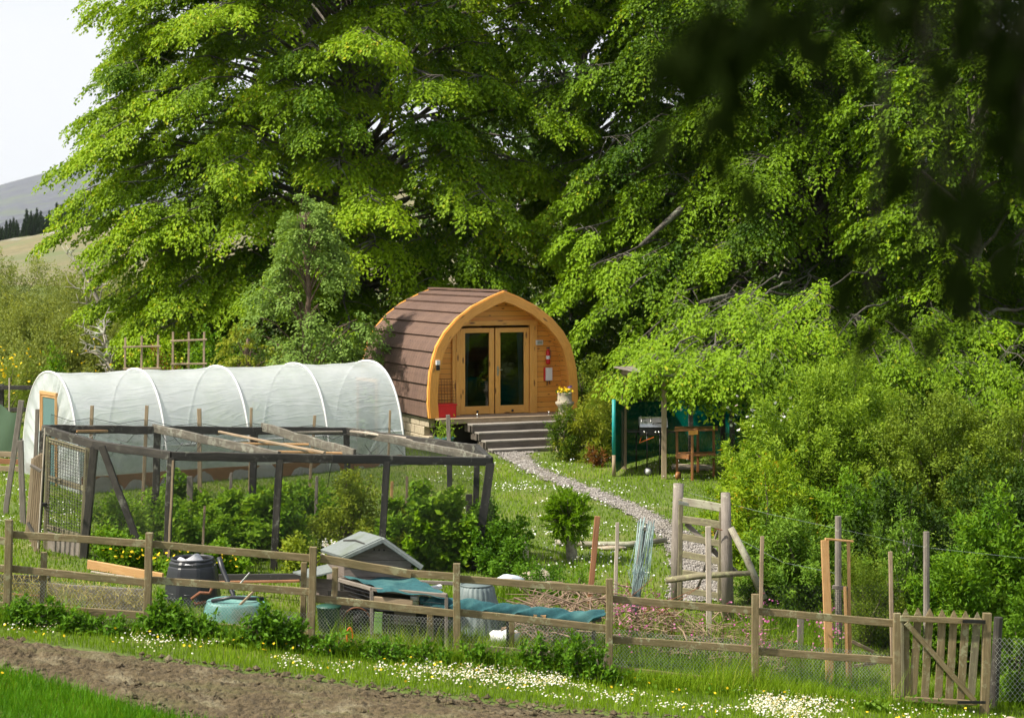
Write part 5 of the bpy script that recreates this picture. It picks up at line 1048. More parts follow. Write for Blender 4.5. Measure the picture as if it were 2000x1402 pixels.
ca, cb, cc_, cd_ = r0+lift, r1+V(.08, -.05, .045), r2+V(0, 0, .04), r3+V(0, .05, .055)
def cloth(a, b):
    p_ = (ca*(1-a)+cd_*a)*(1-b)+(cb*(1-a)+cc_*a)*b; wv = .012*math.sin(a*13+b*5)+.01*math.sin(b*17-a*6); e = .05*max(0, b-.93)/.07; return p_+V(0, -e*.5, wv-e-.012*math.sin(math.pi*a))
mb.grid(cloth, 36, 22, lambda a, b: (a, b)); tag(obj('teal_cloth', mb, M['teal'], None, tuple(r0)), 'teal cloth spread over the top of the hutch run', 'cloth')
tr = [(822, 1168, 23.3, .1), (850, 1172, 23.2, .16), (905, 1176, 23.1, .14), (960, 1184, 23.05, .13), (1010, 1188, 23.1, .12), (1070, 1194, 23.1, .16), (1130, 1200, 23.1, .17), (1182, 1201, 23.1, .04)]
tr = [(a, b-9, Y, h*1.2) for a, b, Y, h in tr]; tp_ = [V(*P(a, b, Y)) for a, b, Y, h in tr]
def cloth2(a, b):
    k = a*(len(tp_)-1); i = min(int(k), len(tp_)-2); f_ = k-i; p_ = tp_[i]*(1-f_)+tp_[i+1]*f_; h = tr[i][3]*(1-f_)+tr[i+1][3]*f_
    ph = -1.1+b*3.3; return p_+V(.01*math.sin(b*9+a*30), -math.sin(ph)*.12-.1+.1*0, -(1-math.cos(ph))*h*.55+.022*math.sin(a*34+b*7)+.015*math.sin(a*71+b*13))
mb = MB(True); mb.grid(cloth2, 110, 18, lambda a, b: (a*2, b)); tag(obj('teal_netting', mb, M['teal'], None, tuple(tp_[0])), 'crumpled teal windbreak cloth slung along the fence over the brush', 'cloth')
t = thing('low_rack', 'low rack of old timber that carries the crumpled teal cloth', 'rack', GX(1000, 23.1)); B('rail', M['grey'], t, (P(838, 1182, 23.1), P(1175, 1210, 23.1), .05, .05, (0, 0, 1)))
for x, m_ in ((843, 'tan'), (992, 'black'), (1160, 'grey')): B('leg', M[m_], t, (P(x, 1186 if x < 900 else 1200, 23.1), GX(x, 23.1), .045, .045, (0, 1, 0)))
B('block', M['fresh'], t, (P(1042, 1203, 22.9), P(1066, 1205, 22.9), .04, .06, (0, 0, 1)))
t = thing('orange_hoop', 'small orange plastic hoop poking up by the fence under the hutch', 'hoop', P(682, 1250, 22.35)); c = V(*P(683, 1246, 22.35)); obj('loop', MB(True).tube([c+V(math.cos(a)*.035, 0, math.sin(a)*.1+.03) for a in np.linspace(-1.2, 4.3, 16)], .009, 6), M['orange'], t)
t = thing('cylinder_feeder', 'dark drum with a rusty rim lying under the hutch', 'drum', P(695, 1215, 23.4)); c = V(*P(697, 1212, 23.4)); mb = MB(True); mb.tube([c, c+V(0, .12, 0)], .17, 20); obj('drum', mb, M['dark'], t); obj('rim', MB(True).tube([c+V(math.cos(a)*.17, -.01, math.sin(a)*.17) for a in np.linspace(0, 3.3, 16)], .01, 6), M['rust'], t)
t = thing('green_tub', 'dark green plastic tub at the left end under the hutch', 'tub', P(640, 1215, 23.3)); c = V(*P(642, 1232, 23.3)); mb = MB(True); mb.lathe([(.12, 0), (.15, .3), (.16, .3), (.16, .32)], c, 18); obj('tub', mb, plain('dark_green_plastic', (.02, .09, .06), (.015, .07, .045), 5, .45), t)
# ribbed grey bin
c = V(*GX(930, 24.2)); H = P(0, 1140, 24.2)[2]-c[2]; t = thing('ribbed_bin', 'grey green ribbed conical bin standing behind the fence', 'compost bin', tuple(c)); mb = MB(True); mod = lambda i, z: 1+.018*(1 if i % 4 < 2 else -1)
mb.lathe([(.40, 0), (.39, .04), (.34, H*.35), (.26, H*.72), (.235, H*.93), (.2, H*.98), (.0, H)], c, 96, False, mod); obj('body', mb, M['galv'], t); obj('rim', MB(True).tube([c+V(math.cos(a)*.205, math.sin(a)*.205, H*.985) for a in np.linspace(0, 6.283, 30)], .014, 6), M['galv'], t)
mb = MB(True); q = V(*P(985, 1215, 23.7)); q[2] = gzf(q[0], q[1]); mb.blob(q+V(0, 0, .07), .17, .14, .11, rough=.2, seed=3); single('white_sack', mb, 'white', 'white plastic sack lying behind the fence beside the ribbed bin', 'sack', tuple(q))
q = V(*P(997, 1132, 26.3)); mb = MB(True); mb.blob(q, .2, .14, .075, 18, 10, .12, 5); t = tag(obj('feed_bag', mb, plain('pale_blue_bag', (.62, .67, .72), (.5, .55, .62), 9, .5, c3=(.3, .34, .4)), None, tuple(q)), 'pale bluish bag lying in front of the boulder', 'bag')
q = V(*P(1045, 1116, 26.9)); q[2] = gzf(q[0], q[1]); mb = MB(True); mb.blob(q, .31, .26, .27, 26, 14, .07, 2); single('boulder', mb, 'stone', 'rounded pale boulder in the weeds below the pollarded willow', 'boulder', tuple(q))
q = V(*GX(1022, 28.2)); mb = MB(True); mb.blob(q+V(0, 0, .17), .1, .1, .2, 14, 8, .15, 8); single('upright_stone', mb, 'stone', 'narrow pale stone half hidden in weeds by the cage corner', 'stone', tuple(q))
q = V(*GX(1963, 22.1)); mb = MB(True); mb.blob(q, .17, .12, .09, 14, 8, .2, 9); single('edge_stone', mb, 'stone', 'flat pale stone at the bottom right by the round post', 'stone', tuple(q))
q = V(*G(1190, 1068)); single('fallen_log', MB(True).tube([V(*G(1084, 1066))+V(0, 0, .06), V(*G(1150, 1071))+V(0, 0, .07), V(*G(1225, 1072))+V(0, 0, .07), V(*G(1300, 1062))+V(0, 0, .07)], [.045, .055, .05, .045], 10, .15), 'lichen', 'mossy log lying on the lawn behind the pollarded willow', 'log', tuple(q))
q = V(*G(1192, 1074)); single('flat_stone', MB(True).blob(q+V(0, 0, .03), .25, .08, .04, 12, 6, .15, 6), 'stone', 'flat greyish stone in front of the fallen log', 'stone', tuple(q))
# bundle of fence netting
t = thing('netting_bundle', 'bundle of pale blue electric fence netting and stakes on a post', 'netting bundle', GX(1250, 24.6)); rr = random.Random(5)
obj('post', MB(True).tube([P(1254, 1034, 24.65), GX(1238, 24.65)], [.05, .055], 10, .04), M['grey'], t)
obj('post_cap', MB(True).lathe([(.08, 0), (.085, .03), (.05, .05), (.0, .055)], P(1256, 1036, 24.62), 14), M['lichen'], t)
for k in range(12):
    f_ = k/11; B_x = 1246+f_*34+rr.uniform(-2, 2); y0 = 1008+rr.uniform(0, 16)+(6 if k > 6 else 0); x1 = 1228+f_*16+rr.uniform(-4, 4); obj('netting_stake', MB(True).tube([P(B_x, y0, 24.5+rr.uniform(-.05, .1)), P((B_x+x1)/2+rr.uniform(-1, 1), 1110, 24.45), P(x1, 1206+rr.uniform(-6, 2), 24.4)], .009, 6), M['galv' if k % 2 else 'cord'], t)
mb = MB()
for k in range(24):
    x = rr.uniform(1240, 1278); y0 = rr.uniform(1012, 1060); y1 = rr.uniform(1100, 1160); yy = 24.42+rr.uniform(-.08, .12); dx = rr.uniform(-8, 8); mb.tube([P(x, y0, yy), P(x-6+dx*.4, (y0+y1)/2, yy-.03), P(x-14+dx, y1, yy), P(x-20+dx*.5, (y0+y1)/2+20, yy+.02)], .003, 4)
obj('tangled_cord', mb, M['cord'], t)
# brush heap
t = thing('brush_heap', 'tangled heap of dry brown prunings behind the fence', 'brush heap', GX(1130, 24.2)); mb = MB(); rr = random.Random(8)
for k in range(820):
    a = rr.random(); px = 1010+a*560; cx, cy_, cz = GX(px, 24.2+rr.gauss(0, .35)); hh = (.62 if px < 1230 else .42)*math.sin(math.pi*min(1, a*1.05+.08))**.5*rr.random()**.8; ang = rr.uniform(0, 6.28); L = rr.uniform(.2, .75); el_ = rr.gauss(.1, .35); d = V(math.cos(ang)*math.cos(el_), math.sin(ang)*math.cos(el_)*.6, math.sin(el_)); c0 = V(cx, cy_, cz+.04+hh); s0 = nrm(np.cross(d, V(0, 0, 1)))
    bend = rr.uniform(-.12, .12); r_ = rr.choice([.004, .005, .007, .012]); mb.tube([c0-d*L/2, c0+s0*bend*.6+V(0, 0, .05), c0+d*L/2+V(0, 0, rr.uniform(-.05, .1))], [r_, r_*.9, r_*.5], 4)
obj('branches', mb, M['brush'], t); mb = MB()
for k in range(12):
    px = rr.uniform(1220, 1330); c0 = V(*GX(px, 24.3+rr.uniform(-.3, .3))); mb.tube([c0, c0+V(rr.uniform(-.2, .4), 0, .45), c0+V(rr.uniform(-.4, .8), 0, rr.uniform(.5, .85))], [.009, .007, .003], 4)
obj('arching_stems', mb, M['rust'], t)
# ---------------------------------------------------------------- barbecue shelter
Ys = 38.0
t = thing('barbecue_shelter', 'timber barbecue shelter with board roof under the hanging beech', 'shelter', GX(1300, 38.5))
for px, y0, Y in ((1219, 724, 38.3), (1297, 742, 37.2), (1349, 730, 39.6), (1412, 730, 39.4), (1430, 748, 37.1)): B('post', M['tan' if px < 1340 else 'cage'], t, (P(px, y0, Y), GX(px, Y), .1, .09, (0, 1, 0)))
rfp = [V(*P(1207, 717, 38.4)), V(*P(1280, 733, 37.0)), V(*P(1430, 738, 37.0)), V(*P(1410, 712, 40))]; mb = MB()
for k in range(9): f0 = k/9; mb.bar(rfp[0]*(1-f0)+rfp[3]*f0, rfp[1]*(1-f0)+rfp[2]*f0, .2, .03, (0, 0, 1))
obj('roof', mb, M['grey'], t); B('roof_beam', M['teak'], t, (rfp[0]+V(.2, .1, -.2), rfp[0]+V(1.3, .3, -.22), .05, .28, (0, 0, 1))); B('roof_beam', M['tan'], t, (rfp[0]+V(.05, 0, -.07), rfp[1]+V(0, 0, -.07), .05, .12, (0, 0, 1)))
t = thing('windbreak_screen', 'dark green mesh windbreak hung round the barbecue shelter', 'screen', GX(1250, 38)); wp = [(1203, 784, 37.4), (1222, 786, 38.4), (1300, 783, 40.2), (1420, 783, 40.2), (1455, 790, 39.5)]; mb = MB(True); wv_ = [V(*P(*p)) for p in wp]
def wf(a, b):
    k = a*(len(wv_)-1); i = min(int(k), len(wv_)-2); f_ = k-i; p_ = wv_[i]*(1-f_)+wv_[i+1]*f_; z = gzf(p_[0], p_[1])+.08; return V(p_[0], p_[1]+.04*math.sin(a*25+b*3), p_[2]*(1-b)+z*b)
mb.grid(wf, 40, 8, lambda a, b: (a*5, b*1.2)); obj('mesh', mb, M['net_screen'], t); obj('post', MB(True).tube([P(1199, 780, 37.4), P(1199, 888, 37.4)], .04, 10), plain('teal_pole', (.01, .3, .28), (.01, .25, .23), 5, .5), t); obj('post_foot', MB(True).tube([P(1199, 888, 37.4), GX(1199, 37.4)], .038, 10), M['tan'], t)
c = V(*GX(1267, 37.9)); Z = lambda py: P(0, py, 37.9)[2]; X = lambda px: P(px, 0, 37.9)[0]
t = thing('gas_barbecue', 'gas barbecue on legs with a rounded steel lid under the shelter', 'barbecue', tuple(c))
mb = MB(True); xa, xb = X(1248), X(1302); zb_ = Z(832)
for k in range(1): mb.grid(lambda a, b: V(xa+(xb-xa)*a, 37.9-.26*math.cos(math.pi*b), zb_+.19*math.sin(math.pi*b)**.8), 12, 14, lambda a, b: (a, b))
for x_ in (xa, xb): b0 = len(mb.v); pts_ = [(x_, 37.9-.26*math.cos(math.pi*i/14), zb_+.19*math.sin(math.pi*i/14)**.8) for i in range(15)]; mb.v += pts_; mb.face(range(b0, b0+15))
lid = obj('lid', mb, M['metal'], t); mb = MB(True)
for x_ in (X(1252), X(1270), X(1298)): mb.tube([(x_, 37.9-.265*math.cos(math.pi*i/14), zb_+.195*math.sin(math.pi*i/14)**.8) for i in range(2, 13)], .012, 6)
obj('lid_band', mb, M['metal'], lid); obj('handle', MB(True).tube([(X(1273), 37.62, zb_+.07), (X(1275), 37.57, zb_+.09), (X(1292), 37.57, zb_+.09), (X(1294), 37.62, zb_+.07)], .012, 6), M['blackmetal'], lid)
mb = MB(); mb.bar((xa, 37.9, zb_-.09), (xb, 37.9, zb_-.09), .5, .16, (0, 0, 1), n=1); obj('firebox', mb, M['blackmetal'], t)
mb = MB(); mb.bar((X(1225), 37.85, Z(841)), (xa, 37.85, Z(841)), .42, .035, (0, 0, 1), n=1); mb.bar((xb, 37.85, Z(841)), (X(1323), 37.85, Z(841)), .42, .035, (0, 0, 1), n=1); obj('side_shelf', mb, M['blackmetal'], t)
for px in (1257, 1279, 1285, 1291): obj('knob', MB(True).tube([(X(px), 37.64, zb_-.1), (X(px), 37.6, zb_-.1)], .022, 10), M['metal'], t)
for px, Yq in ((1244, 38.1), (1262, 37.65), (1287, 37.65), (1302, 38.1)): q = GX(px, Yq); obj('leg', MB(True).tube([(X(px), Yq, zb_-.1), (X(px), Yq, q[2]+(.06 if px == 1262 else 0))], .014, 8), M['blackmetal'], t)
obj('hose', MB(True).tube([(X(1252), 37.7, Z(850)), (X(1247), 37.6, Z(862)), (X(1256), 37.6, Z(858)), (X(1275), 37.6, Z(851))], .01, 6), M['orange'], t)
q = V(*GX(1266, 37.55)); wh = obj('wheel', MB(True).tube([q+V(0, 0, .085), q+V(0, -.05, .085)], .085, 20), M['black'], t); obj('hub', MB(True).tube([q+V(0, -.045, .085), q+V(0, -.06, .085)], .06, 18), M['wire'], wh)
# wooden trolley
t = thing('wooden_trolley', 'brown wooden serving trolley with small wheels beside the barbecue', 'trolley', GX(1352, 37.4)); c1 = lambda px, py, Y: V(*P(px, py, Y))
for px, Y in ((1322, 37.3), (1352, 36.9), (1363, 37.8), (1394, 37.3)): q = GX(px, Y); B('leg', M['teak'], t, (c1(px, 838, Y), (q[0], q[1], q[2]+.03), .05, .045, (0, 1, 0)))
B('tabletop', M['teak'], t, (c1(1318, 838, 37.4), c1(1402, 836, 37.3), .62, .045, (0, 0, 1))); B('apron', M['pine'], t, (c1(1345, 845, 36.85), c1(1363, 844, 36.85), .03, .09, (0, 0, 1))); B('shelf', M['teak'], t, (c1(1320, 888, 37.4), c1(1398, 885, 37.3), .6, .035, (0, 0, 1))); B('drawer', M['teak'], t, (c1(1322, 890, 37.1), c1(1346, 892, 36.92), .04, .1, (0, 0, 1)))
q = V(*GX(1324, 37.15)); obj('wheel', MB(True).tube([q+V(-.02, 0, .08), q+V(.03, -.03, .08)], .08, 18), M['teak'], t)
single('paving_slab', MB().bar(V(*G(1312, 913))+V(0, 0, .02), V(*G(1392, 915))+V(0, 0, .02), .7, .05, (0, 0, 1)), 'stone', 'thin stone slab under the wooden trolley', 'slab', G(1350, 913))
# leaning roundwood / dead tree on the left hillside
def deadtree(label, px, Y, py_top, lean, seed, name='dead_tree'):
    rr = random.Random(seed); b = V(*GX(px, Y)); h = P(0, py_top, Y)[2]-b[2]; t = thing(name, label, 'tree', tuple(b)); mb = MB(True)
    tip = b+V(lean*h, 0, h); trunk = [b+(tip-b)*k/7+V(rr.uniform(-.1, .1), 0, rr.uniform(-.05, .05))*h*.25 for k in range(8)]; mb.tube(trunk, [.1*(1-.8*k/7)+.03 for k in range(8)], 8, .15); obj('trunk', mb, M['palebark'], t); mb = MB(True)
    for k in range(34):
        i = rr.randint(2, 7); p_ = trunk[i]; a = rr.uniform(0, 6.28); L = rr.uniform(.3, 1.7)*h/4; d = V(math.cos(a)*.7-.4, .4*math.sin(a), rr.uniform(-.1, 1.3)); pts_ = [p_]; 
        for s_ in range(4): d = nrm(d+V(rr.uniform(-.6, .6), 0, rr.uniform(-.4, .5))); pts_.append(pts_[-1]+d*L/4)
        mb.tube(pts_, [.035, .03, .02, .014, .006], 5)
        for m_ in range(2): q_ = pts_[rr.randint(1, 3)]; mb.tube([q_, q_+nrm(V(rr.uniform(-1, 1), 0, rr.uniform(-.2, 1)))*L*.3], [.02, .006], 4)
    obj('branches', mb, M['palebark'], t)
deadtree('bleached dead tree leaning among the willow scrub on the left', 262, 60, 540, -.45, 3); deadtree('bare forked branch standing lower in the scrub behind the trellis', 240, 50, 655, -.25, 6, 'dead_branch')
# ---------------------------------------------------------------- big beeches
def pt(px, py, Y): return P(px, py, Y)
def envelope(tree, R_at, zs_, n, azr, **kw):
    for k in range(n):
        z = random.choices(zs_)[0]+U(-.45, .45); a = math.radians(U(*azr)); r = R_at(z)*U(.86, 1.03); c = tree.c; tree.bough((c[0]+math.cos(a)*r, c[1]+math.sin(a)*r, c[2]+z), **kw)
random.seed(21)
T = Tree('beech_tree', 'huge beech with layered bright green boughs behind and left of the pod', P(690, 0, 55)[0], 55, 19, 'large beech trees', r=.55)
RA = lambda z: float(np.interp(z, [.6, 2, 4, 6, 9, 12, 15, 18, 20], [7.2, 7.8, 8.3, 8.6, 8.0, 7.5, 6.6, 4, 1]))
z0 = T.c[2]
# silhouette boughs on the left side
for px, py, Y in ((205, 15, 54), (205, 60, 52), (195, 120, 54), (180, 175, 52), (175, 225, 54), (120, 285, 52), (200, 330, 51), (110, 375, 51), (150, 425, 52), (165, 470, 50), (235, 500, 50), (225, 625, 50), (270, 640, 49), (215, 270, 56), (190, 90, 57), (230, 180, 50), (230, 395, 49), (300, 560, 49)):
    q = P(px+48, py, Y); T.bough(q, nf=20, spread=1.2, per=140, R=.8, leaf=.1, tint=U(.35, .7), thick=.13, rad=.05)
for k in range(165):
    z = .8+15*((k*.7548777) % 1); a = math.radians(182+176*((k*.5698403) % 1)); r = RA(z)*(U(.78, 1.03) if k % 4 else U(.45, .7)); T.bough((T.c[0]+math.cos(a)*r, T.c[1]+math.sin(a)*r*.95, z0+z), nf=21, spread=1.35, per=135, R=.85, leaf=.102, tint=U(.0, .75), thick=.11, drop=.32, rad=.05)
for k in range(26):
    z = U(1, 15); a = math.radians(U(0, 180)); r = RA(z)*U(.7, 1.0); T.bough((T.c[0]+math.cos(a)*r, T.c[1]+math.sin(a)*r*.8, z0+z), nf=18, spread=1.5, per=70, R=1.0, leaf=.17, tint=U(.1, .4))
T.done(M['beech'])
random.seed(33)
T = Tree('beech_tree', 'tall beech with mossy trunks hung with foliage right of the pod', P(1610, 0, 53)[0], 53, 19, 'large beech trees', r=.55); z0 = T.c[2]
tb = MB(True); tb.tube([V(*GX(1665, 52)), V(*P(1655, 480, 52.3)), V(*P(1640, 300, 52.5)), V(*P(1600, 120, 53)), V(*P(1540, -80, 53))], [.42, .36, .3, .25, .15], 12, .08); tb.tube([V(*P(1625, 380, 53)), V(*P(1560, 150, 52)), V(*P(1480, 20, 51.5))], [.25, .18, .08], 10, .08); tb.tube([V(*P(1600, 470, 53)), V(*P(1480, 380, 51)), V(*P(1340, 400, 49)), V(*P(1250, 480, 47))], [.22, .15, .1, .04], 8, .08); tb.tube([V(*P(1640, 620, 52)), V(*P(1500, 560, 49)), V(*P(1370, 590, 46))], [.2, .12, .05], 8, .08); obj('stem', tb, M['bark'], T.root)
for px, py, Y in ((1075, 410, 50), (1100, 385, 49), (1060, 330, 52), (1120, 450, 48), (1000, 200, 51), (1010, 90, 52), (1020, 10, 53), (1150, 520, 47), (1110, 560, 48), (1180, 610, 46), (1230, 680, 45)): T.bough(P(px, py, Y), nf=20, spread=1.25, per=140, R=.8, leaf=.1, tint=U(.3, .6), thick=.15, rad=.05)
for k in range(160):
    z = 1+14.5*((k*.7548777) % 1); a = math.radians(178+184*((k*.5698403) % 1)); r = RA(z)*U(.55, 1.03); T.bough((T.c[0]+math.cos(a)*r, T.c[1]+math.sin(a)*r*.85, z0+z), nf=20, spread=1.35, per=135, R=.85, leaf=.102, tint=U(-.05, .38), thick=.16, drop=.45, droop=.6, rad=.04)  # low tint darkens these boughs as if shaded
for k in range(26):
    z = U(1, 15); a = math.radians(U(0, 180)); r = RA(z)*U(.7, 1.0); T.bough((T.c[0]+math.cos(a)*r, T.c[1]+math.sin(a)*r*.8, z0+z), nf=18, spread=1.5, per=70, R=1.0, leaf=.17, tint=U(.1, .35))
# low bright boughs reaching over the shelter
for px, py, Y in ((1215, 700, 40), (1300, 640, 39), (1370, 610, 39.5), (1440, 620, 39), (1510, 630, 38.5), (1580, 640, 39), (1620, 660, 39.5), (1300, 690, 37.5), (1370, 695, 37.2), (1440, 690, 37.5), (1500, 700, 37.5), (1250, 720, 38), (1340, 712, 37.2), (1410, 735, 37.3), (1480, 745, 37.6), (1560, 720, 38), (1640, 720, 38.5), (1270, 706, 36.6), (1330, 722, 36.3), (1395, 722, 36.4), (1445, 745, 36.4), (1350, 722, 36.6), (1420, 718, 36.7), (1560, 590, 40.5), (1460, 575, 41)):
    e = V(*P(px, py, Y)); T.bough(e, nf=9, spread=.8, per=110, R=.6, leaf=.085, tint=U(.45, .8), start=tuple(e+V(U(1.5, 3), 5.5, U(.3, 1.0))), rad=.022, thick=.14, back=.5, arch=.03)
for px, py, Y in ((1720, 700, 40), (1800, 690, 40), (1880, 720, 41), (1960, 740, 41), (1700, 640, 42), (1830, 620, 43), (1940, 640, 43), (1760, 760, 40), (1900, 780, 40.5), (2010, 700, 41)):
    e = V(*P(px, py, Y)); T.bough(e, nf=15, spread=1.0, per=110, R=.7, leaf=.09, tint=U(.1, .5), start=tuple(e+V(U(-1.5, 1), 6, U(.5, 1.4))), rad=.022, thick=.22, arch=.03)
T.done(M['beech2'])
random.seed(5)  # dark-leaved trees added so no sky peeps between the beeches
for i, (px, Y, lab, R0) in enumerate(((330, 74, 'dark tree added behind the left flank of the big beech', 4.5), (700, 74, 'dark tree added to block sky behind the middle of the left beech', 8), (1130, 70, 'dark tree added to close the sky gap between the two beeches', 7), (1560, 72, 'dark tree added behind the trunks of the right beech', 8), (2020, 70, 'dark tree added behind the right beech at the frame edge', 7))):
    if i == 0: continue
    T = Tree('sky_block_tree', lab, P(px, 0, Y)[0], Y, 17, 'dark trees added to block sky behind the beeches', r=.35); z0 = T.c[2]
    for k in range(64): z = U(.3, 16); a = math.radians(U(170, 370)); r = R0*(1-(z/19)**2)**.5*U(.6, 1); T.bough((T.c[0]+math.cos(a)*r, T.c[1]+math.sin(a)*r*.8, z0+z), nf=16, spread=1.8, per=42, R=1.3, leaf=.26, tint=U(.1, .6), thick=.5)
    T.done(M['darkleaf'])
# right tree close beyond the bank
T = Tree('young_beech', 'leafy young beech standing behind the shrubs at the right edge', P(1900, 0, 46)[0], 46, 10, r=.22); z0 = T.c[2]
for k in range(40): z = U(1, 9.5); a = math.radians(U(150, 390)); r = 3.0*U(.6, 1); T.bough((T.c[0]+math.cos(a)*r, T.c[1]+math.sin(a)*r*.8, z0+z), nf=14, spread=1.0, per=80, R=.7, leaf=.12, tint=U(.1, .45), thick=.3, drop=.4, rad=.05)
T.done(M['beech2'])
# ---------------------------------------------------------------- overhanging tree by the camera, its unseen crown added for shade
random.seed(9); t = thing('overhanging_tree', 'dark out of focus leafy branches hanging in at the top right, under an unseen shading crown', 'tree', (3.4, .6, gzf(3.4, .6))); tc_ = MB(True); tc_.tube([(3.4, .6, gzf(3.4, .6)-.2), (3.3, .6, 3), (3.0, .7, 6), (2.6, .8, 8.5)], [.3, .24, .2, .1], 12, .05); obj('trunk', tc_, M['bark'], t)
lb_ = MB(True); Cs = []; Ds = []; tips = [(1400, 110, 1.7, 16), (1450, 30, 1.7, 26), (1500, 80, 1.7, 14), (1385, 175, 1.8, 4), (1700, -75, 1.8, 14), (1790, -80, 1.8, 16), (1640, -95, 1.8, 8), (1985, 100, 1.6, 18), (1998, 240, 1.6, 13), (2000, 350, 1.6, 7), (1930, 150, 1.8, 5), (1790, 215, 1.8, 3), (1850, 400, 1.8, 5), (1895, 430, 1.7, 6), (1830, 470, 1.8, 4), (1790, 530, 1.8, 5), (1700, 590, 1.9, 3), (1990, 10, 1.6, 18), (1945, 0, 1.7, 4)]
hub = V(2.2, 1.4, 7.0)
for px, py, Y, n_ in tips:
    e = V(*P(px, py, Y)); m = e+V(.25, -.1, 1.1); lb_.tube([hub, (hub+m)/2+V(0, 0, .3), m, e+V(.02, 0, .3), e], [.012, .007, .004, .003, .002], 5)
    for k in range(n_): Cs.append(e+V(random.gauss(0, .032), random.gauss(0, .05), random.gauss(0, .035))); Ds.append(nrm(V(random.gauss(-.1, .5), random.gauss(0, .4), -1)))
n1 = len(Cs)
shade_crown = V(.4, .2, 8.2)+RS.normal(size=(16000, 3))*V(2.0, 1.3, .7); shade_crown = shade_crown[shade_crown[:, 2] > 6.6]; shade_crown = shade_crown[(shade_crown[:, 2]-4.9 > .3*np.maximum(shade_crown[:, 1], 0)+1)]  # crown leaves above the frame, added to keep sun off the hanging branches
C = np.concatenate([np.array(Cs), shade_crown]); D = np.concatenate([np.array(Ds), rdir(len(shade_crown), -.4)]); Ls = np.concatenate([np.full(n1, .06), np.full(len(shade_crown), .16)]); leaves('crown', C, D, rdir(len(C)), Ls, Ls*.5, RS.rand(len(C)), M['over'], t); obj('branches', lb_, M['bark'], t)
# ---------------------------------------------------------------- small trees
def smalltree(name, label, px, Y, py_top, rx, n, mat, leaf, bark='redbark', shape=None, per=60, tint=.4, nb=34, Rr=.45):
    b = V(*GX(px, Y)); H = P(0, py_top, Y)[2]-b[2]; T = Tree(name, label, b[0], Y, H*1.02, r=.07)
    for k in range(nb):
        z = U(.12, 1)*H; r = rx*(shape or (lambda q: (1-q)**.7+.12))(z/H)*U(.5, 1.05); a = U(0, 6.28); T.bough((b[0]+math.cos(a)*r, Y+math.sin(a)*r*.8, b[2]+z), nf=n, spread=.5, per=per, R=Rr, leaf=leaf, thick=.2, rad=.013, drop=.2, tint=tint+U(-.2, .25), back=.3, start=tuple(T.at(max(b[2]+.3, b[2]+z-.5-r*.5))), droop=.5)
    T.done(M[mat], bark); return T
random.seed(12)
smalltree('birch_tree', 'grey green young birch with a reddish stem beside the pod roof', 600, 43.6, 408, 2.4, 7, 'birch', .075, nb=74, per=66, shape=lambda q: max(.1, (1-q)**.95*1.3), tint=.5, Rr=.5)
smalltree('golden_cypress', 'drooping golden cypress behind the right end of the tunnel', 482, 42.5, 655, .9, 6, 'thuja', .06, nb=26, per=60, tint=.5, Rr=.4)
# pollarded willow
b = V(*G(1118, 1094)); YW = b[1]; t = thing('pollarded_willow', 'little pollarded willow with a round leafy head on the lawn', 'tree', tuple(b)); mb = MB(True); tp = V(*P(1108, 1018, YW)); mb.tube([b-V(0, 0, .05), (b+tp)/2+V(.01, 0, 0), tp-V(0, 0, .08), tp+V(0, 0, .02)], [.095, .085, .09, .13], 12, .08); obj('trunk', mb, M['palebark'], t)
mb = MB(); n = 170; dd = rdir(n, .35); Cl = []; Dl = []; Tn = []
for d in dd:
    L = U(.27, .42)*(1.12 if d[2] > .6 else 1); mb.tube([tp, tp+d*L*.5, tp+d*L+V(0, 0, .03)], [.01, .006, .002], 4)
    for k in range(34): s_ = U(.2, 1.05); Cl.append(tp+d*L*s_+V(0, 0, .05)); Dl.append(d+V(random.gauss(0, .5), random.gauss(0, .5), random.gauss(.1, .5))); Tn.append(cl(.2+.4*s_+random.gauss(0, .15), 0, 1))
obj('shoots', mb, M['twig'], t); leaves('crown', np.array(Cl), np.array(Dl), rdir(len(Cl), .8), .085, .026, np.array(Tn), M['willowball'], t)
# ---------------------------------------------------------------- shrubs
def SH(name, label, cat, px, Y, py_top, wpx, n, mat, **kw):
    c = GX(px, Y); h = P(0, py_top, Y)[2]-c[2]; rx = wpx/2/F*Y; kw.setdefault('ry_k', .8); k = kw.pop('ry_k'); return shrub(name, label, cat, c, rx, rx*k, h, n, M[mat], **kw)
g1 = 'olive willow scrub on the left hillside'
for lab, px, Y, py, w_ in (('olive willow bush at the far left edge, the tallest', 25, 78, 500, 260), ('olive willow bush behind the tunnel left end', 120, 66, 560, 280), ('pale willow bush rising under the tan hill', 190, 86, 512, 250), ('olive willow bush just left of the dead tree', 60, 60, 600, 240), ('willow bush behind the dead tree', 290, 78, 520, 240), ('low willow bush below the dead tree', 250, 56, 640, 220), ('grey green willow bush between beech and hill', 350, 95, 500, 220), ('dense willow bush low behind the tunnel doorway', 130, 52, 655, 240)):
    SH('willow_bush', lab, 'bush', px, Y, py, w_, 30000, 'olive', leaf=(.11, .04), csz=.5, clumps=190, up=.45, group=g1, ntw=14, low=.05, tmul=1.1, twig='twig')
SH('gorse_bush', 'gorse bush with yellow flowers at the far left', 'bush', 8, 46, 690, 130, 6000, 'box', leaf=(.06, .02), csz=.35, clumps=50)
n = 60; c = V(*P(8, 715, 45.2)); q = c+RS.normal(size=(n, 3))*V(.42, .3, .3); tag(discs('gorse_flowers', q, .035, M['yellow'], tilt=1.2), 'scattered yellow gorse blossom at the far left edge', 'flowers')['kind'] = 'stuff'
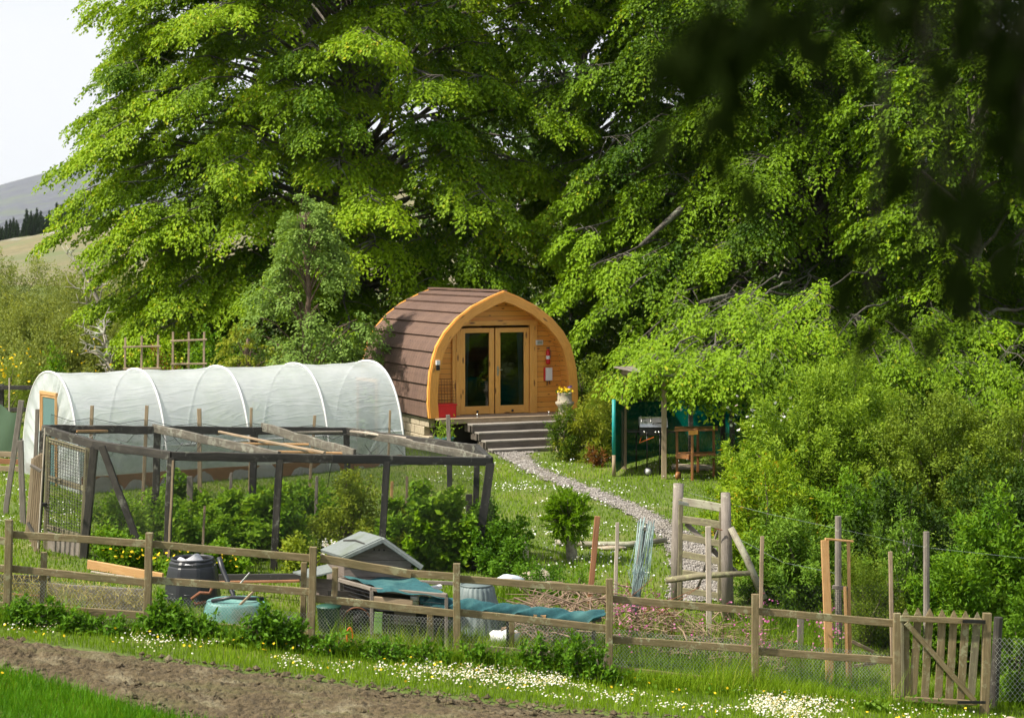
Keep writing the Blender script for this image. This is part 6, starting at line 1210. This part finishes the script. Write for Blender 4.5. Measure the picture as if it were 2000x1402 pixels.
n = 22; q = V(*P(150, 712, 45.5))+RS.normal(size=(n, 3))*V(1.0, .3, .25); tag(discs('broom_flowers', q, .03, M['yellow'], tilt=1.2), 'few yellow broom flowers behind the tunnel', 'flowers')['kind'] = 'stuff'
SH('lime_bush', 'lime green bush peeping over the left hoop of the tunnel', 'bush', 118, 41, 700, 90, 5000, 'lush', leaf=(.07, .045), csz=.3)
SH('red_acer', 'reddish acer shrub behind the left trellis', 'bush', 328, 42.5, 682, 70, 3500, 'acer', leaf=(.07, .03), csz=.25)
SH('hazel_bush', 'leafy green bush behind the right trellis', 'bush', 415, 43.5, 660, 110, 6000, 'lush', leaf=(.09, .06), csz=.35); SH('hazel_bush', 'leafy green bush between the two trellises', 'bush', 305, 44, 668, 110, 6000, 'beech', leaf=(.09, .06), csz=.35)
SH('elder_bush', 'dark green bush at the foot of the birch behind the tunnel', 'bush', 560, 43.5, 668, 170, 9000, 'birch', leaf=(.08, .045), csz=.4); SH('laurel_bush', 'low bush between birch and pod', 'bush', 690, 44.5, 650, 110, 6000, 'birch', leaf=(.07, .04), csz=.35)
SH('elder_bush', 'small bush right behind the pod arch', 'bush', 1140, 44.5, 700, 60, 4000, 'box', leaf=(.07, .04), csz=.3)
# thujas by the steps
SH('golden_thuja', 'spreading golden green thuja right of the pod steps', 'bush', 1158, 39.6, 772, 120, 9000, 'thuja', leaf=(.085, .02), csz=.24, clumps=70, up=-.2, droop=.5, low=.02, tmul=1.2); SH('golden_thuja', 'taller yellow green thuja behind the green pole', 'bush', 1180, 41.5, 738, 110, 9000, 'thuja', leaf=(.085, .02), csz=.26, clumps=70, droop=.5); SH('slender_thuja', 'slender thuja with a bare stem in front of the stone planter', 'bush', 1098, 39.4, 784, 46, 3200, 'thuja2', leaf=(.07, .018), csz=.16, clumps=36, droop=.3)
SH('dry_fern', 'brown withered fern at the foot of the thuja', 'fern', 1172, 38.6, 868, 34, 260, 'acer', leaf=(.12, .03), csz=.15, clumps=8)
# right bank
LB = [('privet_bush', 'large bright green bush covering the right bank', 1590, 34, 735, 330, 42000, 'privet', dict(leaf=(.075, .034), csz=.24, clumps=260)), ('privet_bush', 'bright bush with upright shoots at the top of the bank', 1640, 38, 690, 260, 22000, 'privet', dict(leaf=(.08, .034), csz=.26, clumps=150)),
      ('lonicera_bush', 'dense dull green bush filling the right bank', 1830, 33, 770, 300, 42000, 'box', dict(leaf=(.055, .034), csz=.24, clumps=280)), ('lonicera_bush', 'dark small leaved bush at the right frame edge', 1985, 32, 790, 220, 24000, 'box', dict(leaf=(.06, .036), csz=.24, clumps=160)),
      ('spindle_bush', 'yellowing bush with orange tips left of the bank', 1480, 31.5, 880, 190, 12000, 'spindle', dict(leaf=(.09, .034), csz=.24, clumps=90, tip=.5)), ('spindle_bush', 'yellow green bush hanging over the five barred gate', 1500, 28.5, 935, 190, 13000, 'spindle', dict(leaf=(.08, .032), csz=.26, clumps=80, tip=.6)),
      ('bramble_bush', 'dark leafy bush right of the gate behind the wire', 1560, 26.8, 1010, 230, 15000, 'rhodo', dict(leaf=(.075, .032), csz=.26, clumps=80)), ('bramble_bush', 'shadowy bush in the hollow above the timber frame', 1660, 29, 905, 200, 13000, 'lush', dict(leaf=(.075, .035), csz=.28, clumps=70)),
      ('rhododendron', 'rounded rhododendron with bare twigs behind the picket gate', 1760, 25.6, 1000, 150, 9000, 'rhodo', dict(leaf=(.065, .022), csz=.18, clumps=70, ntw=40, twig='palebark')), ('fine_bush', 'fine leaved grey green bush behind the timber frame', 1690, 25.2, 1085, 150, 15000, 'box', dict(leaf=(.035, .01), csz=.22, clumps=60)),
      ('dogwood_bush', 'tall bright leafy bush at the right edge behind the gate', 1950, 25.4, 985, 230, 15000, 'lush', dict(leaf=(.085, .042), csz=.24, clumps=100)), ('dogwood_bush', 'broad leaved bush behind the right part of the picket gate', 1870, 24.6, 1075, 200, 12000, 'lush', dict(leaf=(.07, .034), csz=.22, clumps=80)),
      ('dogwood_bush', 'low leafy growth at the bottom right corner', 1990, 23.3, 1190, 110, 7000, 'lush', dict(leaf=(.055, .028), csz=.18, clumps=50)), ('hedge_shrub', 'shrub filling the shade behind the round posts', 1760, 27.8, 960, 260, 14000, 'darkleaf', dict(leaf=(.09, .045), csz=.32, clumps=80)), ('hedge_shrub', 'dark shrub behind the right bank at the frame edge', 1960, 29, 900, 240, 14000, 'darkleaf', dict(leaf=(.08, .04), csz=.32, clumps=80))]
for nm, lab, px, Y, py, w_, n, mat, kw in LB: SH(nm, lab, 'bush', px, Y, py, w_, n, mat, **kw)
c = V(*P(1490, 806, 37.0)); SH('rose_bush', 'bush flecked with white and pink blossom beyond the bank', 'bush', 1490, 37.0, 788, 150, 7000, 'rhodo', leaf=(.07, .035), csz=.28)
n = 80; q = c+RS.normal(size=(n, 3))*V(.5, .3, .16)+V(0, -.5, 0); tag(discs('white_blossom', q, .035, M['whitefl'], tilt=1.2), 'clusters of white and pinkish blossom above the right bank', 'flowers')['kind'] = 'stuff'
# cage planting
CB = [('currant_bush', 'small currant bush between the round one and the thick cage stub', 425, 29.2, 985, 110, 4200, 'currant', .08), ('raspberry_clump', 'leafy canes between the middle and right cage posts', 745, 27.9, 1000, 110, 3600, 'yellowweed', .06), ('currant_bush', 'bushy growth just behind the compost bin in the cage', 400, 27.6, 1030, 120, 4200, 'currant', .07), ('weed_clump', 'tall leafy weeds at the back of the cage beneath the tunnel', 600, 31.5, 968, 260, 6500, 'lush', .08), ('currant_bush', 'round dense currant bush in the left middle of the fruit cage', 505, 28.3, 968, 175, 9000, 'currant', .1), ('currant_bush', 'big leafy currant bush in the right half of the fruit cage', 840, 28.2, 955, 200, 11000, 'currant', .1), ('gooseberry_bush', 'yellowish loose bush in the middle of the fruit cage', 690, 29.2, 935, 150, 5500, 'yellowweed', .05), ('currant_bush', 'loose currant bush just right of the cage door', 235, 28.4, 978, 130, 3800, 'currant', .06),
      ('raspberry_clump', 'sprawling canes and leaves behind the diagonal brace', 330, 28.8, 985, 170, 5000, 'currant', .06), ('currant_bush', 'dark currant bush just outside the right cage corner', 968, 28.6, 1000, 110, 5500, 'nettle', .06), ('weed_clump', 'low leafy weeds along the cage front by the fresh plank', 240, 26.9, 1060, 150, 4200, 'lush', .06), ('weed_clump', 'low weeds behind the black compost bin', 420, 26.6, 1085, 170, 4200, 'lush', .055), ('weed_clump', 'low weeds left of the hutch roof', 600, 26.8, 1068, 150, 3800, 'yellowweed', .05), ('fern_clump', 'feathery ferns at the back of the cage left of the thick stub', 340, 30.5, 960, 90, 1500, 'lush', .1)]
for nm, lab, px, Y, py, w_, n, mat, lf_ in CB: SH(nm, lab, 'bush', px, Y, py, w_, n, mat, leaf=(lf_, lf_*.75), csz=.24, up=.7)
SH('weed_clump', 'nettles and weeds in front of the boulder', 'weeds', 1070, 26.3, 1092, 130, 2200, 'nettle', leaf=(.05, .025), csz=.16, up=.8); SH('weed_clump', 'leafy weeds under the narrow upright stone', 'weeds', 985, 27.6, 1045, 130, 4200, 'nettle', leaf=(.055, .03), csz=.2, up=.8); SH('weed_clump', 'sappy grass and weeds around the willow foot', 'weeds', 1128, 26.6, 1112, 80, 500, 'lush', leaf=(.12, .012), csz=.2, up=1.5)
# nettles, docks by the fence
NB = [('leafy weeds at the foot of the first visible fence post', 60, 1176, 95, 1500), ('weeds under the raised bed left of the tall grass', 130, 1205, 90, 700), ('low weeds midway under the raised bed', 205, 1214, 90, 500), ('tallest nettles left of the black compost bin', 325, 1172, 80, 1500), ('nettles hiding the foot of the compost bin', 385, 1200, 85, 1100), ('nettles hiding the right end of the wheelbarrow', 515, 1192, 70, 1300), ('nettles between wheelbarrow and third post', 565, 1210, 75, 1200), ('sparse weeds right of the third fence post', 650, 1240, 60, 300), ('low weeds below the hutch in the fence foot', 745, 1256, 100, 500), ('weeds left of the fourth fence post', 845, 1262, 70, 450), ('small nettles right of the fourth fence post', 935, 1262, 80, 500), ('nettles growing through the wire before the white sack', 1060, 1252, 70, 900), ('nettles before the end of the teal cloth', 1125, 1246, 85, 1200), ('straggling nettles left of the fifth fence post', 1175, 1275, 50, 400)]
for lab, px, py, w_, n in NB: SH('nettle_clump', lab, 'weeds', px, 22.2+U(-.08, .1), py, w_*1.25, n, 'nettle', leaf=(.07, .04), csz=.1, up=1.6, ry_k=.4, clumps=int(14+n/40), ntw=20, low=.0)
n = 9000; X = RS.uniform(-6.4, 5.2, n); Y = 22.25+RS.normal(0, .16, n); nz = fbm(X, Y, 1.5, 3, 50); m = RS.rand(n) < np.clip((nz-.35)*4, 0, 1)*np.interp(X, [-6.4, 0, 1.3, 5], [1, .9, .35, .25]); X, Y, nz = X[m], Y[m], nz[m]; C = np.stack([X, Y, gz(X, Y)+RS.uniform(.02, .26, len(X))*nz*1.4], 1)
v_ = leaf_geo(C, rdir(len(C), .3), rdir(len(C), 1), RS.uniform(.03, .09, len(C)), RS.uniform(.015, .04, len(C))); stuff(mesh_np('fence_weeds', v_, quads(len(C)), M['nettle'], None, np.repeat(RS.rand(len(C))*.9, 4)), 'ragged broad leaved weeds tangled along the foot of the fence', 'weeds')
n = 2600; X = RS.uniform(-6.4, 4.8, n); Y = 22.4+RS.normal(0, .12, n); m = vnoise(X, Y, 1.1, 60) > .55; X, Y = X[m], Y[m]; stuff(blades('seeding_grass', X, Y, RS.uniform(.25, .55, len(X)), .007, RS.uniform(.3, 1, len(X)), M['gb'], 0, .7), 'long seeding grass leaning through the fence wire', 'grass')
def dock(label, px, py, n=9, L=.3, Y=22.0):
    c = V(*GX(px, Y)); t = thing('dock_plant', label, 'weeds', tuple(c), 'dock plants along the fence'); 
    mb = MB(True)
    for k in range(n):
        a = U(0, 6.28); l = L*U(.6, 1.1); w_ = l*.32; el_ = U(.35, 1.1); d = V(math.cos(a)*math.cos(el_), math.sin(a)*math.cos(el_), math.sin(el_)); s_ = nrm(np.cross(d, V(0, 0, 1)))
        mb.grid(lambda u, v: c+d*l*(.15+v*.85)+s_*(u-.5)*w_*math.sin(math.pi*min(1, v*.93+.06))**.7*1.0-V(0, 0, 1)*(l*.35*v*v)+V(0, 0, .02*math.cos(u*9+v*6)), 6, 8)
    me = obj('leaf_rosette', mb, M['dock'], t); at = me.data.attributes.new('tint', 'FLOAT', 'POINT'); at.data.foreach_set('value', np.full(len(me.data.vertices), .4, np.float32))
for i, (px, L, lab) in enumerate(((415, .26, 'pale broad dock leaves left of the nettles by the wheelbarrow'), (455, .34, 'largest pale dock plant below the wheelbarrow'), (490, .26, 'dock plant between the wheelbarrow and its nettles'), (120, .2, 'low dock leaves at the left fence foot'), (165, .2, 'dock leaves under the raised bed'), (770, .24, 'dock plant with one upright leaf under the hutch'), (845, .2, 'dock leaves just left of the fourth post'), (1695, .26, 'broad dock plant near the fence end post'), (1725, .26, 'dock plant drooping at the foot of the fence end post'))): dock(lab, px, 0, 10, L, 22.1)
# pink campion
n = 900; X = RS.uniform(1.2, 4.3, n); Y = RS.uniform(22.9, 24.6, n); Z = gz(X, Y)+RS.uniform(.3, .75, n); px, py = proj(X, Y, Z); m = RS.rand(n) < np.clip((fbm(X, Y, 1.6, 3, 40)-.33)*5, 0, 1); C = np.stack([X, Y, Z], 1)[m]
C = np.concatenate([C, C+RS.normal(size=C.shape)*.04]); stuff(discs('pink_campion', C, .015, M['pink'], k=5, tilt=1.3), 'pink campion flowers in the tangle behind the fence', 'flowers')
n = 1600; X = RS.uniform(1.0, 4.4, n); Y = RS.uniform(22.9, 24.8, n); hh = RS.uniform(.3, .7, n); stuff(blades('campion_stems', X, Y, hh, .008, RS.uniform(0, .6, n), M['gb'], 0, .5), 'thin stems of the pink campion behind the fence', 'stems')
n = 60; X = RS.uniform(P(620, 0, 25)[0], P(690, 0, 25)[0], n)[:26]; q = np.stack([X, np.full(len(X), 25.6), P(0, 1072, 25.6)[2]+RS.uniform(-.12, .12, len(X))], 1); q2 = np.repeat(q, 14, 0)+RS.normal(size=(len(q)*14, 3))*.018; tag(discs('dandelion_clocks', q2, .012, M['whitefl'], tilt=2), 'fluffy white dandelion clocks behind the third fence post', 'flowers')['kind'] = 'stuff'
n = 60; X = RS.uniform(P(180, 0, 26.4)[0], P(470, 0, 26.4)[0], n); tag(discs('dandelions', np.stack([X, np.full(n, 26.3)+RS.normal(0, .1, n), gz(X, 26.3)+RS.uniform(.2, .36, n)], 1), .022, M['yellow'], tilt=.8), 'yellow dandelions in front of the cage', 'flowers')['kind'] = 'stuff'
# ---------------------------------------------------------------- haze
def haze(den):
    x0, x1, y0, y1, z0, z1 = -4200, 4200, -80, 6700, -40, 330; v = [(x, y, z) for z in (z0, z1) for x, y in ((x0, y0), (x1, y0), (x1, y1), (x0, y1))]
    mb = MB(); mb.v = v
    for f_ in ((0, 3, 2, 1), (4, 5, 6, 7), (0, 1, 5, 4), (1, 2, 6, 5), (2, 3, 7, 6), (3, 0, 4, 7)): mb.face(f_)
    t = NT('haze_air'); t.t.nodes.remove(t.out); t.out = t.t.nodes.new('ShaderNodeOutputMaterial'); p = t.n('VolumePrincipled', {'Color': (.85, .92, 1, 1), 'Density': den, 'Anisotropy': .2}); t.t.links.new(p.outputs[0], t.out.inputs['Volume']); o = obj('haze', mb, t.m); o['kind'] = 'stuff'; return o
HZ = haze(.00005)
print('TOTAL objects', len(bpy.data.objects))
